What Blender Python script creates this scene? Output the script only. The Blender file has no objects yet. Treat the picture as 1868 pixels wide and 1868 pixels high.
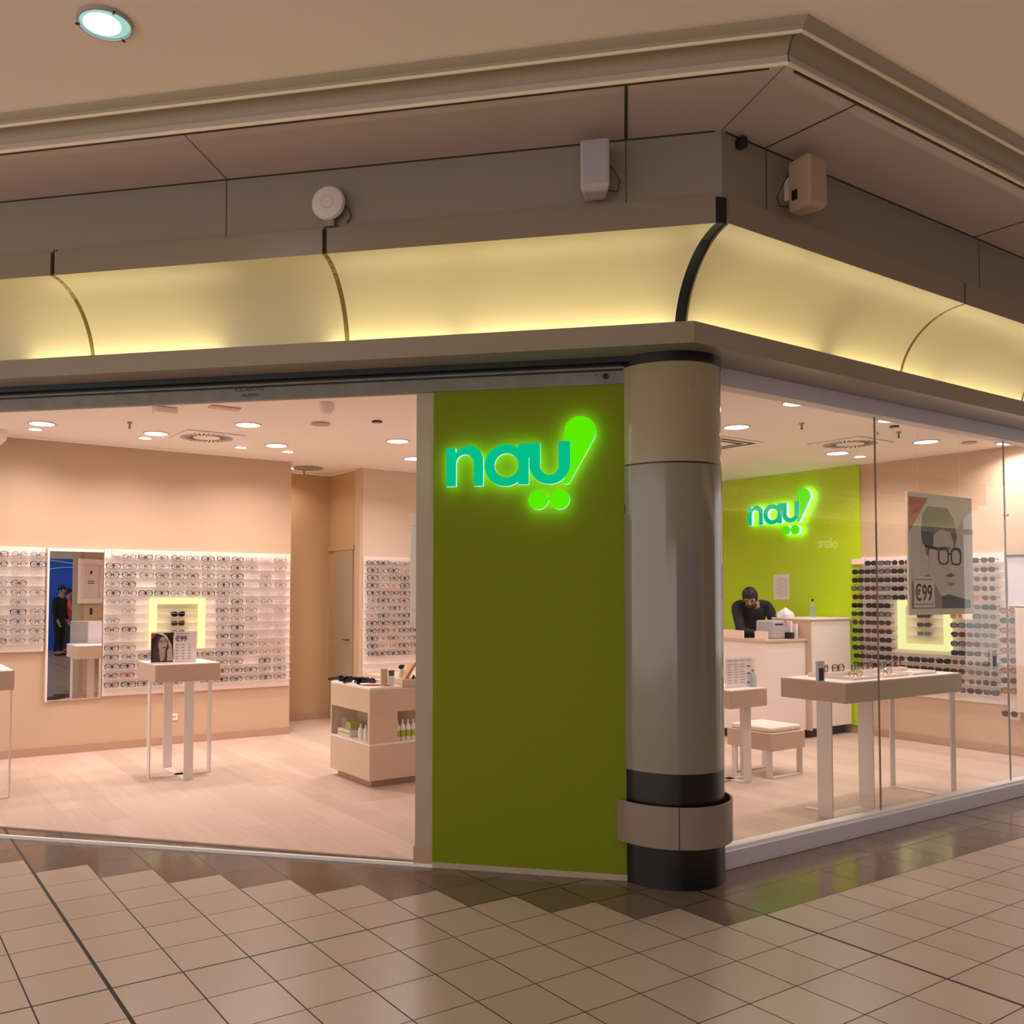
import bpy, bmesh, math, random
from mathutils import Vector, Matrix
random.seed(7)
S = 2 ** -.5
PI = math.pi
scn = bpy.context.scene
col = scn.collection

# ------------------------------------------------------------------ camera
cam = bpy.data.cameras.new('camera')
cam.sensor_width = 36
cam.lens = 1643.35 / 1868 * 36
cam.shift_x = (934 - 784.56) / 1868
cam.shift_y = (1012.5 - 934) / 1868
cam.clip_start = .05
co = bpy.data.objects.new('camera', cam)
col.objects.link(co)
Fv = Vector((0.5430, 0.8387, 0.0410)).normalized()
Rv = Vector((0.8395, -0.5434, 0.0033))
Rv = (Rv - Rv.dot(Fv) * Fv).normalized()
Uv = Rv.cross(Fv)
co.matrix_world = Matrix(((Rv.x, Uv.x, -Fv.x, 0), (Rv.y, Uv.y, -Fv.y, 0), (Rv.z, Uv.z, -Fv.z, 1.6), (0, 0, 0, 1)))
scn.camera = co

# ------------------------------------------------------------------ world, exposure
w = bpy.data.worlds.new('world')
scn.world = w
w.use_nodes = True
w.node_tree.nodes['Background'].inputs[0].default_value = (1.0, .945, .90, 1)
w.node_tree.nodes['Background'].inputs[1].default_value = 1.6
scn.view_settings.view_transform = 'Standard'
scn.view_settings.look = 'None'
scn.view_settings.exposure = 0
scn.view_settings.gamma = 1
scn.view_settings.use_curve_mapping = False
SHOP_W = 12.0      # watts per large shop downlight
MALL_W = 8.0
COVE = 5.2

# ------------------------------------------------------------------ materials
def lin(c):
    return tuple(((v / 255) / 12.92 if v / 255 <= .04045 else ((v / 255 + .055) / 1.055) ** 2.4) for v in c)
MC = {}
def mat(name, rgb, rough=.5, metal=0, emit=None, es=0, noise=0, nscale=30, spec=.5, bump=0):
    m = bpy.data.materials.new(name)
    m.use_nodes = True
    nt = m.node_tree
    b = nt.nodes['Principled BSDF']
    c = lin(rgb)
    b.inputs['Base Color'].default_value = (*c, 1)
    b.inputs['Roughness'].default_value = rough
    b.inputs['Metallic'].default_value = metal
    b.inputs['Specular IOR Level'].default_value = spec
    if emit:
        b.inputs['Emission Color'].default_value = (*lin(emit), 1)
        b.inputs['Emission Strength'].default_value = es
    tc = nt.nodes.new('ShaderNodeTexCoord')
    n = nt.nodes.new('ShaderNodeTexNoise')
    n.inputs['Scale'].default_value = nscale
    n.inputs['Detail'].default_value = 4
    nt.links.new(tc.outputs['Object'], n.inputs['Vector'])
    mx = nt.nodes.new('ShaderNodeMix')
    mx.data_type = 'RGBA'
    amt = max(noise, .03)
    mx.inputs['A'].default_value = (*[v * (1 - amt) for v in c], 1)
    mx.inputs['B'].default_value = (*[min(1, v * (1 + amt)) for v in c], 1)
    nt.links.new(n.outputs['Fac'], mx.inputs['Factor'])
    nt.links.new(mx.outputs['Result'], b.inputs['Base Color'])
    if bump:
        bp = nt.nodes.new('ShaderNodeBump')
        bp.inputs['Strength'].default_value = bump
        bp.inputs['Distance'].default_value = .002
        nt.links.new(n.outputs['Fac'], bp.inputs['Height'])
        nt.links.new(bp.outputs['Normal'], b.inputs['Normal'])
    MC[name] = m
    return m

def glass_mat(name, tint=(1, 1, 1), ior=1.5, both=False, haze=0, boost=1.0):
    m = bpy.data.materials.new(name)
    m.use_nodes = True
    nt = m.node_tree
    nt.nodes.clear()
    out = nt.nodes.new('ShaderNodeOutputMaterial')
    tr = nt.nodes.new('ShaderNodeBsdfTransparent')
    tr.inputs[0].default_value = (*tint, 1)
    gl = nt.nodes.new('ShaderNodeBsdfGlossy')
    gl.inputs['Roughness'].default_value = .0
    fr = nt.nodes.new('ShaderNodeFresnel')
    fr.inputs[0].default_value = ior
    geo = nt.nodes.new('ShaderNodeNewGeometry')
    sub = nt.nodes.new('ShaderNodeMath'); sub.operation = 'SUBTRACT'; sub.inputs[0].default_value = 1
    nt.links.new(geo.outputs['Backfacing'], sub.inputs[1])
    mu = nt.nodes.new('ShaderNodeMath'); mu.operation = 'MULTIPLY'
    nt.links.new(fr.outputs[0], mu.inputs[0]); nt.links.new(sub.outputs[0], mu.inputs[1])
    mb = nt.nodes.new('ShaderNodeMath'); mb.operation = 'MULTIPLY'; mb.inputs[1].default_value = boost
    nt.links.new(mu.outputs[0], mb.inputs[0])
    mx = nt.nodes.new('ShaderNodeMixShader')
    nt.links.new(mb.outputs[0], mx.inputs[0])
    nt.links.new(tr.outputs[0], mx.inputs[1]); nt.links.new(gl.outputs[0], mx.inputs[2])
    last = mx
    if haze:
        df = nt.nodes.new('ShaderNodeBsdfDiffuse'); df.inputs[0].default_value = (.9, .85, .8, 1)
        m2 = nt.nodes.new('ShaderNodeMixShader'); m2.inputs[0].default_value = haze
        nt.links.new(mx.outputs[0], m2.inputs[1]); nt.links.new(df.outputs[0], m2.inputs[2])
        last = m2
    nt.links.new(last.outputs[0], out.inputs[0])
    MC[name] = m
    return m

def emat(name, rgb, st):
    m = bpy.data.materials.new(name)
    m.use_nodes = True
    nt = m.node_tree
    nt.nodes.clear()
    out = nt.nodes.new('ShaderNodeOutputMaterial')
    e = nt.nodes.new('ShaderNodeEmission')
    e.inputs[0].default_value = (*lin(rgb), 1)
    e.inputs[1].default_value = st
    nt.links.new(e.outputs[0], out.inputs[0])
    MC[name] = m
    return m

mat('facade', (146, 134, 120), .55, noise=.04, nscale=3)
mat('facade_lip', (142, 128, 110), .35, noise=.04, nscale=3)
mat('ledge_lacquer', (150, 139, 122), .22, noise=.03, nscale=2)
mat('soffit', (204, 184, 174), .6, noise=.05, nscale=2.5)
mat('cornice', (176, 160, 134), .5)
mat('cornice_rib_lit', (252, 236, 204), .45)  # highlight on the beads put into a lighter colour; cornice body darkened for contrast
mat('mall_ceiling', (248, 234, 218), .7, noise=.04, nscale=.6)
mat('cove_white', (236, 222, 176), .35, noise=.04, nscale=1.5)
mat('seam_dark', (52, 44, 36), .6)
mat('gap_dark', (16, 22, 30), .6)
mat('brass_strip', (150, 124, 60), .35, .5)
mat('green_panel', (120, 130, 2), .6, spec=.2, noise=.05, nscale=60, bump=.15)
mat('green_glossy', (190, 220, 16), .16, noise=.02)
mat('shop_wall', (208, 176, 148), .65, noise=.02, nscale=1.2)
mat('shop_wall_white', (224, 198, 178), .65, noise=.02, nscale=1.2)
mat('shop_ceiling', (252, 242, 234), .7)
mat('ochre_wall', (198, 164, 122), .65, noise=.03)
mat('jamb_paint', (176, 160, 136), .5)
mat('skirting', (190, 150, 128), .45)
mat('white_laminate', (244, 228, 220), .35)
mat('rack_panel', (248, 230, 222), .35)
mat('rack_shelf', (236, 214, 204), .12)
mat('beige_box', (206, 176, 154), .4)
mat('beige_box_side', (212, 184, 160), .4)
mat('steel_white', (236, 224, 220), .3, .1)
mat('column_tan', (160, 143, 112), .08, spec=.7, noise=.05, nscale=2)
mat('column_grey', (134, 124, 108), .10, spec=.7, noise=.06, nscale=2)
mat('column_black', (12, 10, 9), .3)
mat('bumper', (140, 120, 108), .32, noise=.06, nscale=6)
mat('dark_inside', (10, 10, 10), .8)
mat('header_metal', (128, 122, 112), .45, .15, noise=.35, nscale=9)
mat('engrave', (40, 34, 28), .6)
mat('track_black', (14, 12, 12), .4)
mat('sill_metal', (222, 216, 224), .4, .1)
mat('threshold', (245, 240, 238), .4)
mat('white_plastic', (222, 208, 200), .4)
mat('grey_plastic', (176, 168, 172), .4)
mat('speaker_white', (190, 176, 174), .45)
mat('speaker_beige', (184, 156, 130), .45)
mat('black_plastic', (16, 15, 16), .35)
mat('dark_vent', (40, 32, 28), .6)
mat('card_pink', (246, 214, 204), .5)
mat('paper', (238, 222, 220), .6)
mat('print_grey', (158, 142, 140), .6)
mat('print_dark', (40, 28, 28), .6)
mat('red_print', (206, 56, 34), .5)
mat('orange_print', (226, 106, 58), .5)
mat('poster_bg', (240, 226, 216), .5)
mat('poster_border', (255, 236, 220), .5)
mat('poster_hair', (128, 116, 94), .5)
mat('poster_skin', (236, 216, 202), .5)
mat('poster_shadow', (170, 152, 144), .5)
mat('poster_dark', (92, 78, 80), .5)
mat('poster_light', (250, 240, 232), .5)
mat('flyer_skin', (196, 166, 162), .5)
mat('flyer_dark', (42, 22, 26), .5)
mat('flyer_hair', (74, 48, 52), .5)
mat('cushion', (238, 214, 206), .8)
mat('bottle_white', (240, 232, 222), .35)
mat('label_green', (168, 182, 60), .5)
mat('wood_tan', (198, 142, 96), .5)
mat('bag_white', (236, 230, 232), .5)
mat('blue_wall', (30, 104, 235), .5, emit=(20, 70, 170), es=.0)
mat('white_wall', (220, 210, 200), .6)
mat('white_line', (230, 240, 250), .5)
mat('skin', (196, 146, 120), .55)
mat('hair_black', (18, 14, 14), .6)
mat('beard', (44, 26, 22), .7)
mat('cloth_black', (20, 22, 26), .8, noise=.15, nscale=40)
mat('cloth_navy', (26, 28, 48), .8)
mat('cloth_coral', (236, 96, 84), .8)
mat('cloth_grey', (70, 70, 78), .85)
mat('shoe_dark', (40, 20, 20), .6)
mat('pattern_black', (36, 36, 40), .6)
mat('pattern_grey', (130, 130, 134), .6)
mat('f_black', (20, 16, 18), .25)
mat('f_tortoise', (92, 48, 28), .25)
mat('f_metal', (120, 104, 100), .3, .7)
mat('f_gold', (176, 130, 84), .3, .6)
mat('f_red', (150, 44, 44), .3)
mat('f_clear', (206, 184, 176), .15)
mat('f_brown', (66, 40, 34), .3)
mat('l_black', (18, 14, 16), .12)
mat('l_brown', (62, 32, 26), .12)
mat('l_grey', (96, 92, 92), .12)
mat('l_amber', (176, 110, 50), .12)
mat('l_green', (66, 66, 36), .12)
mat('niche_panel', (236, 226, 190), .4)
glass_mat('glass_window', (.97, .98, .97), 1.5, boost=1.15)
glass_mat('glass_thin', (.98, .98, .98), 1.45)
glass_mat('lens_clear', (.96, .95, .95), 1.45, haze=.10)
glass_mat('acrylic', (.95, .95, .97), 1.45, haze=.18)
glass_mat('shelf_acrylic', (.96, .95, .95), 1.45, haze=.32)
glass_mat('bottle_glass', (.75, .85, .88), 1.45, haze=.15)
emat('lamp_on', (255, 250, 255), 9)
emat('lamp_small', (255, 244, 236), 7)
emat('mall_lamp_on', (210, 255, 244), 5)
emat('light_yellow', (250, 246, 172), 1.12)
emat('sign_teal', (0, 190, 134), 1.0)
emat('sign_lime', (92, 236, 0), 1.0)
emat('sign_side', (205, 240, 250), 1.15)
emat('sign_back', (150, 255, 110), 5.5)
emat('red_neon', (255, 40, 60), 3)
emat('oltre_white', (255, 250, 240), 1.6)
mir = mat('mirror', (235, 235, 238), .0, 1)
mir.node_tree.nodes['Principled BSDF'].inputs['Roughness'].default_value = 0

class NT:
    def __init__(s, m):
        s.nt = m.node_tree
    def v(s, x, sock):
        if isinstance(x, (int, float)):
            sock.default_value = x
        else:
            s.nt.links.new(x, sock)
    def m(s, op, a, b=0, c=0):
        n = s.nt.nodes.new('ShaderNodeMath')
        n.operation = op
        s.v(a, n.inputs[0]); s.v(b, n.inputs[1]); s.v(c, n.inputs[2])
        return n.outputs[0]
    def mix(s, f, a, b):
        n = s.nt.nodes.new('ShaderNodeMix'); n.data_type = 'RGBA'
        s.v(f, n.inputs['Factor'])
        for k, x in (('A', a), ('B', b)):
            if isinstance(x, tuple): n.inputs[k].default_value = (*x, 1)
            else: s.nt.links.new(x, n.inputs[k])
        return n.outputs['Result']
    def xyz(s):
        t = s.nt.nodes.new('ShaderNodeTexCoord')
        p = s.nt.nodes.new('ShaderNodeSeparateXYZ')
        s.nt.links.new(t.outputs['Object'], p.inputs[0])
        return t, p.outputs
    def comb(s, x, y, z=0):
        n = s.nt.nodes.new('ShaderNodeCombineXYZ')
        s.v(x, n.inputs[0]); s.v(y, n.inputs[1]); s.v(z, n.inputs[2])
        return n.outputs[0]

def tiles():
    m = bpy.data.materials.new('mall_tiles'); m.use_nodes = True
    t = NT(m); b = m.node_tree.nodes['Principled BSDF']
    tc, p = t.xyz()
    T = .2949
    u = t.m('DIVIDE', t.m('SUBTRACT', p[0], .933), T)
    v = t.m('DIVIDE', t.m('SUBTRACT', p[1], 3.80), T)
    def line(c, period, wd):
        f = t.m('FRACT', t.m('DIVIDE', c, period))
        d = t.m('SUBTRACT', .5, t.m('ABSOLUTE', t.m('SUBTRACT', f, .5)))
        return t.m('LESS_THAN', t.m('MULTIPLY', d, T * period), wd / 2)
    g = t.m('MAXIMUM', line(u, 1, .0062), line(v, 1, .0052))
    g10 = t.m('MAXIMUM', line(u, 10, .017), line(v, 10, .010))
    g = t.m('MAXIMUM', g, g10)
    step = t.m('FLOOR', t.m('MAXIMUM', 0, t.m('ADD', t.m('DIVIDE', t.m('SUBTRACT', 3.882, p[0]), T), .0)))
    bound = t.m('ADD', 2.915, t.m('MULTIPLY', step, T))
    dark = t.m('GREATER_THAN', p[1], bound)
    wn = t.nt.nodes.new('ShaderNodeTexWhiteNoise')
    t.nt.links.new(t.comb(t.m('FLOOR', u), t.m('FLOOR', v)), wn.inputs[0])
    ns = t.nt.nodes.new('ShaderNodeTexNoise'); ns.inputs['Scale'].default_value = 45; ns.inputs['Detail'].default_value = 6
    t.nt.links.new(tc.outputs['Object'], ns.inputs['Vector'])
    f = t.m('ADD', t.m('MULTIPLY', wn.outputs[0], .6), t.m('MULTIPLY', ns.outputs[0], .4))
    li = t.mix(f, lin((176, 156, 140)), lin((188, 170, 153)))
    dk = t.mix(f, lin((108, 90, 80)), lin((122, 102, 90)))
    c = t.mix(dark, li, dk)
    c = t.mix(g, c, lin((34, 25, 21)))
    t.nt.links.new(c, b.inputs['Base Color'])
    r = t.m('ADD', t.m('MULTIPLY', g, .4), t.m('ADD', t.m('SUBTRACT', .26, t.m('MULTIPLY', dark, .17)), t.m('MULTIPLY', ns.outputs[0], .08)))
    t.nt.links.new(r, b.inputs['Roughness'])
    b.inputs['Specular IOR Level'].default_value = .6
    bp = t.nt.nodes.new('ShaderNodeBump'); bp.inputs['Distance'].default_value = .001; bp.inputs['Strength'].default_value = .3
    t.nt.links.new(t.m('SUBTRACT', 1, g), bp.inputs['Height'])
    t.nt.links.new(bp.outputs[0], b.inputs['Normal'])
    MC['mall_tiles'] = m

def wood():
    m = bpy.data.materials.new('shop_planks'); m.use_nodes = True
    t = NT(m); b = m.node_tree.nodes['Principled BSDF']
    tc, p = t.xyz()
    u = t.m('DIVIDE', p[0], .19)
    row = t.m('FLOOR', u)
    v = t.m('ADD', t.m('DIVIDE', p[1], 1.3), t.m('MULTIPLY', row, .377))
    wn = t.nt.nodes.new('ShaderNodeTexWhiteNoise')
    t.nt.links.new(t.comb(row, t.m('FLOOR', v)), wn.inputs[0])
    ns = t.nt.nodes.new('ShaderNodeTexNoise'); ns.inputs['Scale'].default_value = 1; ns.inputs['Detail'].default_value = 5
    t.nt.links.new(t.comb(t.m('MULTIPLY', p[0], 28), t.m('MULTIPLY', p[1], 1.6), row), ns.inputs['Vector'])
    def line(c, per, wd):
        f = t.m('FRACT', c)
        d = t.m('SUBTRACT', .5, t.m('ABSOLUTE', t.m('SUBTRACT', f, .5)))
        return t.m('LESS_THAN', t.m('MULTIPLY', d, per), wd / 2)
    g = t.m('MAXIMUM', line(u, .19, .003), line(v, 1.3, .003))
    f = t.m('ADD', t.m('MULTIPLY', wn.outputs[0], .45), t.m('MULTIPLY', ns.outputs[0], .75))
    c = t.mix(f, lin((190, 160, 145)), lin((222, 196, 180)))
    c = t.mix(t.m('MULTIPLY', g, .4), c, lin((176, 146, 126)))
    t.nt.links.new(c, b.inputs['Base Color'])
    b.inputs['Roughness'].default_value = .38
    MC['shop_planks'] = m
tiles(); wood()

# ------------------------------------------------------------------ mesh helpers
class MB:
    def __init__(s, T=None):
        s.v = []; s.f = []; s.mi = []; s.T = T; s.cur = 0
    def add(s, vs, fs):
        n = len(s.v)
        for p in vs:
            s.v.append(tuple(s.T(*p)) if s.T else tuple(p))
        for f in fs:
            s.f.append([n + i for i in f]); s.mi.append(s.cur)
        return s
    def box(s, x0, x1, y0, y1, z0, z1):
        return s.add([(x0, y0, z0), (x1, y0, z0), (x1, y1, z0), (x0, y1, z0), (x0, y0, z1), (x1, y0, z1), (x1, y1, z1), (x0, y1, z1)],
                     [(0, 3, 2, 1), (4, 5, 6, 7), (0, 1, 5, 4), (1, 2, 6, 5), (2, 3, 7, 6), (3, 0, 4, 7)])
    def cyl(s, x, y, z0, z1, r, n=32, r1=None, cap=True):
        r1 = r if r1 is None else r1
        vs = [(x + r * math.cos(2 * PI * i / n), y + r * math.sin(2 * PI * i / n), z0) for i in range(n)]
        vs += [(x + r1 * math.cos(2 * PI * i / n), y + r1 * math.sin(2 * PI * i / n), z1) for i in range(n)]
        fs = [(i, (i + 1) % n, n + (i + 1) % n, n + i) for i in range(n)]
        if cap: fs += [tuple(range(n))[::-1], tuple(range(n, 2 * n))]
        return s.add(vs, fs)
    def lathe(s, x, y, prof, n=32):
        vs = []; fs = []
        for r, z in prof:
            vs += [(x + r * math.cos(2 * PI * i / n), y + r * math.sin(2 * PI * i / n), z) for i in range(n)]
        for k in range(len(prof) - 1):
            for i in range(n):
                fs.append((k * n + i, k * n + (i + 1) % n, (k + 1) * n + (i + 1) % n, (k + 1) * n + i))
        fs += [tuple(range(n))[::-1], tuple(range((len(prof) - 1) * n, len(prof) * n))]
        return s.add(vs, fs)
    def tube(s, pts, r, n=8):
        pts = [Vector(p) for p in pts]
        vs = []; fs = []
        for k, p in enumerate(pts):
            d = (pts[min(k + 1, len(pts) - 1)] - pts[max(k - 1, 0)]).normalized()
            a = d.orthogonal() if abs(d.z) > .95 else d.cross(Vector((0, 0, 1)))
            a.normalize(); b = d.cross(a)
            rr = r[k] if isinstance(r, (list, tuple)) else r
            vs += [tuple(p + rr * (math.cos(2 * PI * i / n) * a + math.sin(2 * PI * i / n) * b)) for i in range(n)]
        for k in range(len(pts) - 1):
            for i in range(n):
                fs.append((k * n + i, k * n + (i + 1) % n, (k + 1) * n + (i + 1) % n, (k + 1) * n + i))
        fs += [tuple(range(n))[::-1], tuple(range((len(pts) - 1) * n, len(pts) * n))]
        return s.add(vs, fs)
    def poly(s, pts, lo, hi, ax=(0, 1, 2), side=None, back=None):
        # extrude 2D outline (a,b) along c from lo to hi; ax tells where a, b and c go
        n = len(pts)
        def P(a, b, c):
            q = [0, 0, 0]; q[ax[0]] = a; q[ax[1]] = b; q[ax[2]] = c
            return tuple(q)
        vs = [P(a, b, lo) for a, b in pts] + [P(a, b, hi) for a, b in pts]
        s.add(vs, [tuple(range(n))[::-1], tuple(range(n, 2 * n))])
        if back is not None: s.mi[-2] = back
        base = len(s.v) - 2 * n
        c0 = s.cur
        if side is not None: s.cur = side
        for i in range(n):
            s.f.append([base + i, base + (i + 1) % n, base + n + (i + 1) % n, base + n + i]); s.mi.append(s.cur)
        s.cur = c0
        return s
    def build(s, name, mats, parent=None, smooth=False, bevel=0):
        me = bpy.data.meshes.new(name)
        me.from_pydata(s.v, [], s.f)
        if isinstance(mats, str): mats = [mats]
        for m in mats: me.materials.append(MC[m])
        for p, i in zip(me.polygons, s.mi): p.material_index = i
        bm = bmesh.new(); bm.from_mesh(me)
        bmesh.ops.recalc_face_normals(bm, faces=bm.faces)
        bm.to_mesh(me); bm.free()
        if smooth:
            for p in me.polygons: p.use_smooth = True
            me.set_sharp_from_angle(angle=math.radians(38))
        o = bpy.data.objects.new(name, me)
        col.objects.link(o)
        if parent: o.parent = parent
        if bevel:
            b = o.modifiers.new('bevel', 'BEVEL'); b.width = bevel; b.segments = 2; b.limit_method = 'ANGLE'
        return o

def tag(o, label, cat, group=None, kind=None):
    if label: o['label'] = label
    if cat: o['category'] = cat
    if group: o['group'] = group
    if kind: o['kind'] = kind
    return o
def struct(o, label=None):
    o['kind'] = 'structure'
    if label: o['label'] = label
    return o
def thing(name, loc, label, cat, group=None, rz=0):
    o = bpy.data.objects.new(name, None)
    o.empty_display_size = .1
    o.location = loc; o.rotation_euler.z = rz
    col.objects.link(o)
    return tag(o, label, cat, group)
def dup(o, loc=None, rz=None, parent=None):
    c = o.copy(); col.objects.link(c)
    if parent: c.parent = parent
    if loc is not None: c.location = loc
    if rz is not None: c.rotation_euler.z = rz
    for ch in o.children: dup(ch, parent=c)
    return c
def text(body, size, T, mname, name, parent=None, depth=.002, sx=1, align='LEFT', bold=0):
    cu = bpy.data.curves.new('t', 'FONT')
    cu.body = body; cu.size = size; cu.extrude = depth; cu.align_x = align; cu.offset = bold
    to = bpy.data.objects.new('t', cu); col.objects.link(to)
    dg = bpy.context.evaluated_depsgraph_get()
    me = bpy.data.meshes.new_from_object(to.evaluated_get(dg))
    bpy.data.objects.remove(to); bpy.data.curves.remove(cu)
    for v in me.vertices: v.co = Vector(T(v.co.x * sx, v.co.y, v.co.z))
    me.materials.clear(); me.materials.append(MC[mname])
    bm = bmesh.new(); bm.from_mesh(me); bmesh.ops.recalc_face_normals(bm, faces=bm.faces); bm.to_mesh(me); bm.free()
    o = bpy.data.objects.new(name, me); col.objects.link(o)
    if parent: o.parent = parent
    return o

# facade frames: s = distance from the shop corner, o = outwards, z = up
P0 = (3.865, 3.49)
def TL(s, o, z): return (P0[0] - s * S - o * S, P0[1] + s * S - o * S, z)
def TR(s, o, z): return (P0[0] + s, P0[1] - o, z)
def mitre(o): return -.4142 * o

# ================================================================== SETTING
# mall floor
f = MB(); f.box(-9, 22, -9, 12, -.1, 0)
struct(f.build('floor', 'mall_tiles'), 'beige square mall tiles with a dark stepped border along the shop')
# shop floor
def shop_outline():
    a = TL(0.02, -.013, 0); b = TL(7.6, -.013, 0)
    return [(a[0], a[1]), (9.7, 3.55), (9.7, 9.42), (5.13, 9.42), (5.13, 10.27), (4.2, 10.27), (4.2, 9.38), (b[0], 9.38)]
f = MB(); f.poly(shop_outline(), .001, .012)
struct(f.build('floor', 'shop_planks'), 'pale wood plank floor inside the optician shop')
# mall ceiling
f = MB(); f.box(-9, 22, -9, 12, 4.05, 4.2)
struct(f.build('ceiling', 'mall_ceiling'), 'plain beige mall ceiling')
# shop ceiling
f = MB()
cl = shop_outline()
f.poly(cl, 3.07, 3.12)
struct(f.build('ceiling', 'shop_ceiling'), 'white shop ceiling with recessed lamps')
# walls
def wall(name, x0, x1, y0, y1, z0=0.0, z1=3.069, m='shop_wall', label=None):
    return struct(MB().box(x0, x1, y0, y1, z0, z1).build(name, m), label)
wall('wall_back', -3.6, 4.2, 9.38, 9.6, label='cream back wall behind the long eyeglass rack')
wall('wall_recess', 4.0, 5.33, 10.27, 10.4, m='ochre_wall')
wall('wall_recess_left', 4.1, 4.199, 9.6, 10.27, m='ochre_wall')
wall('wall_recess_right', 5.13, 5.3, 9.521, 10.27, m='ochre_wall')
wall('wall_pier', 5.1, 9.9, 9.40, 9.52, m='shop_wall_white')
wall('wall_pier_edge', 5.09, 5.13, 9.395, 9.52)
wall('wall_right', 9.7, 9.85, 3.6, 9.40, label='cream side wall behind the sunglasses rack')
# bulkhead at left
struct(MB().box(-3, 1.2, 9.0, 9.379, 2.98, 3.069).build('trim_1', 'shop_ceiling'))
# baseboards
def base(name, x0, x1, y0, y1): struct(MB().box(x0, x1, y0, y1, .012, .095).build(name, 'skirting', bevel=.003))
base('baseboard_back', -3.2, 4.2, 9.365, 9.38)
base('baseboard_recess', 4.2, 5.13, 10.255, 10.27)
base('baseboard_pier', 5.09, 9.6, 9.38, 9.395)
base('baseboard_right', 9.685, 9.7, 3.65, 9.38)
# recess door
d = MB().box(5.112, 5.129, 9.62, 10.10, .012, 2.11).build('door_1', 'jamb_paint')
struct(d, 'pale door in the side of the recess')
MB().box(5.105, 5.129, 9.58, 10.26, 2.11, 2.16).build('door_frame', 'ochre_wall', d)
MB().tube([(5.112, 9.68, 1.02), (5.07, 9.68, 1.02), (5.07, 9.78, 1.02)], .009).build('door_handle', 'f_metal', d)

# ---- facade profile pieces
def sweep(name, prof, mname, ends, frames=(TL, TR), label=None, parent=None, smooth=False, closed=True):
    objs = []
    for T, (a, b) in zip(frames, ends):
        m = MB()
        n = len(prof)
        vs = []
        for k in range(2):
            for o, z in prof:
                s = mitre(o) if (k == 0 and a is None) else (a if k == 0 else b)
                vs.append(T(s, o, z))
        fs = [(i, (i + 1) % n, n + (i + 1) % n, n + i) for i in range(n if closed else n - 1)]
        if closed: fs += [tuple(range(n))[::-1], tuple(range(n, 2 * n))]
        m.add(vs, fs)
        o = m.build(name, mname, parent, smooth=smooth)
        if not parent: struct(o, label)
        objs.append(o)
    return objs
LE, RE = 7.6, 6.6
full = ((None, LE), (None, RE))
# soffit slab, upper wall, lip
sweep('wall_facade_soffit', [(0, 3.925), (1.10, 3.925), (1.10, 3.96), (0, 3.96)], 'soffit', full, label='grey soffit above the shopfront')
sweep('wall_facade', [(.30, 3.585), (.558, 3.585), (.558, 3.925), (.30, 3.925)], 'facade', full, label='beige upper facade panels')
# cornice
corn = [(1.085, 3.93), (1.094, 3.934), (1.096, 3.972), (1.108, 4.0), (1.136, 4.022), (1.172, 4.03), (1.190, 4.016),
        (1.204, 4.006), (1.208, 4.02), (1.228, 4.032), (1.238, 4.05), (1.085, 4.05)]
sweep('trim_2', corn, 'cornice', full, label='moulded cornice under the mall ceiling', smooth=True)
def bead(o, z, r): return [(o + r * math.cos(a * PI / 6), z + r * math.sin(a * PI / 6)) for a in range(12)]
sweep('trim_2', bead(1.096, 3.925, .0095), 'cornice_rib_lit', full, label='lower bead of the cornice, its highlight painted in pale cream', smooth=True)
sweep('trim_2', bead(1.196, 4.004, .0085), 'cornice_rib_lit', full, label='upper bead of the cornice, its highlight painted in pale cream', smooth=True)
mj = MB(); mj.tube([TL(mitre(o) , o, z) for o, z in ((1.107, 3.925), (1.100, 3.95), (1.103, 3.975), (1.115, 3.998), (1.14, 4.018), (1.175, 4.026), (1.206, 4.004))], .0022, 6)
struct(mj.build('trim_8', 'seam_dark'))
# ledge with concealed light trough
ledge = [(0, 2.932), (.272, 2.932), (.272, 3.048), (.252, 3.048), (.252, 2.97), (0, 2.97)]
sweep('trim_3', ledge, 'ledge_lacquer', full, label='lacquered ledge over the shop opening')
sweep('trim_4', [(-.02, 2.90), (.06, 2.90), (.06, 2.931), (-.02, 2.931)], 'track_black', ((.02, LE), (.35, .36)))
# wall above the opening, behind the cove
sweep('wall_facade_back', [(-.10, 2.93), (-.02, 2.93), (-.02, 3.925), (-.10, 3.925)], 'facade', full)
# cove panels
def cove_prof():
    p = []
    for i in range(15):
        t = (i / 14) * PI / 2
        p.append((.585 - .435 * math.cos(t), 2.985 + .457 * math.sin(t)))
    outer = p + [(.585, 3.583)]
    inner = [(.56, 3.583), (.56, 3.46)] + [(o - .02 if o < .56 else .56, z + .018) for o, z in reversed(p[:-1])]
    return outer + inner
CP = cove_prof()
def cove(T, a, b, label, ma=False):
    n = len(CP)
    m = MB(); vs = []
    for k in range(2):
        for o, z in CP:
            s = (mitre(o) + a) if (k == 0 and ma) else (a if k == 0 else b)
            vs.append(T(s, o, z))
    fs = [(i, (i + 1) % n, n + (i + 1) % n, n + i) for i in range(n)] + [tuple(range(n))[::-1], tuple(range(n, 2 * n))]
    m.add(vs, fs)
    m.mi[-1] = m.mi[-2] = 1
    for i in range(14, 18):
        if i < len(m.mi): m.mi[i] = 1
    o = m.build('cove_panel', ['cove_white', 'facade_lip'], smooth=True)
    return tag(o, label, 'panel', 'backlit cove panels over the shopfront')
G = .013
cove(TL, .045, 1.848 - G, 'curved glowing cove panel left of the dark corner gap, above the green wall', True)
cove(TL, 1.848 + G, 3.517 - G, 'curved cove panel below the round white wireless unit, dim in its middle')
cove(TL, 3.517 + G, 5.19, 'curved cove panel at the far left edge, dark at its left end')
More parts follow.
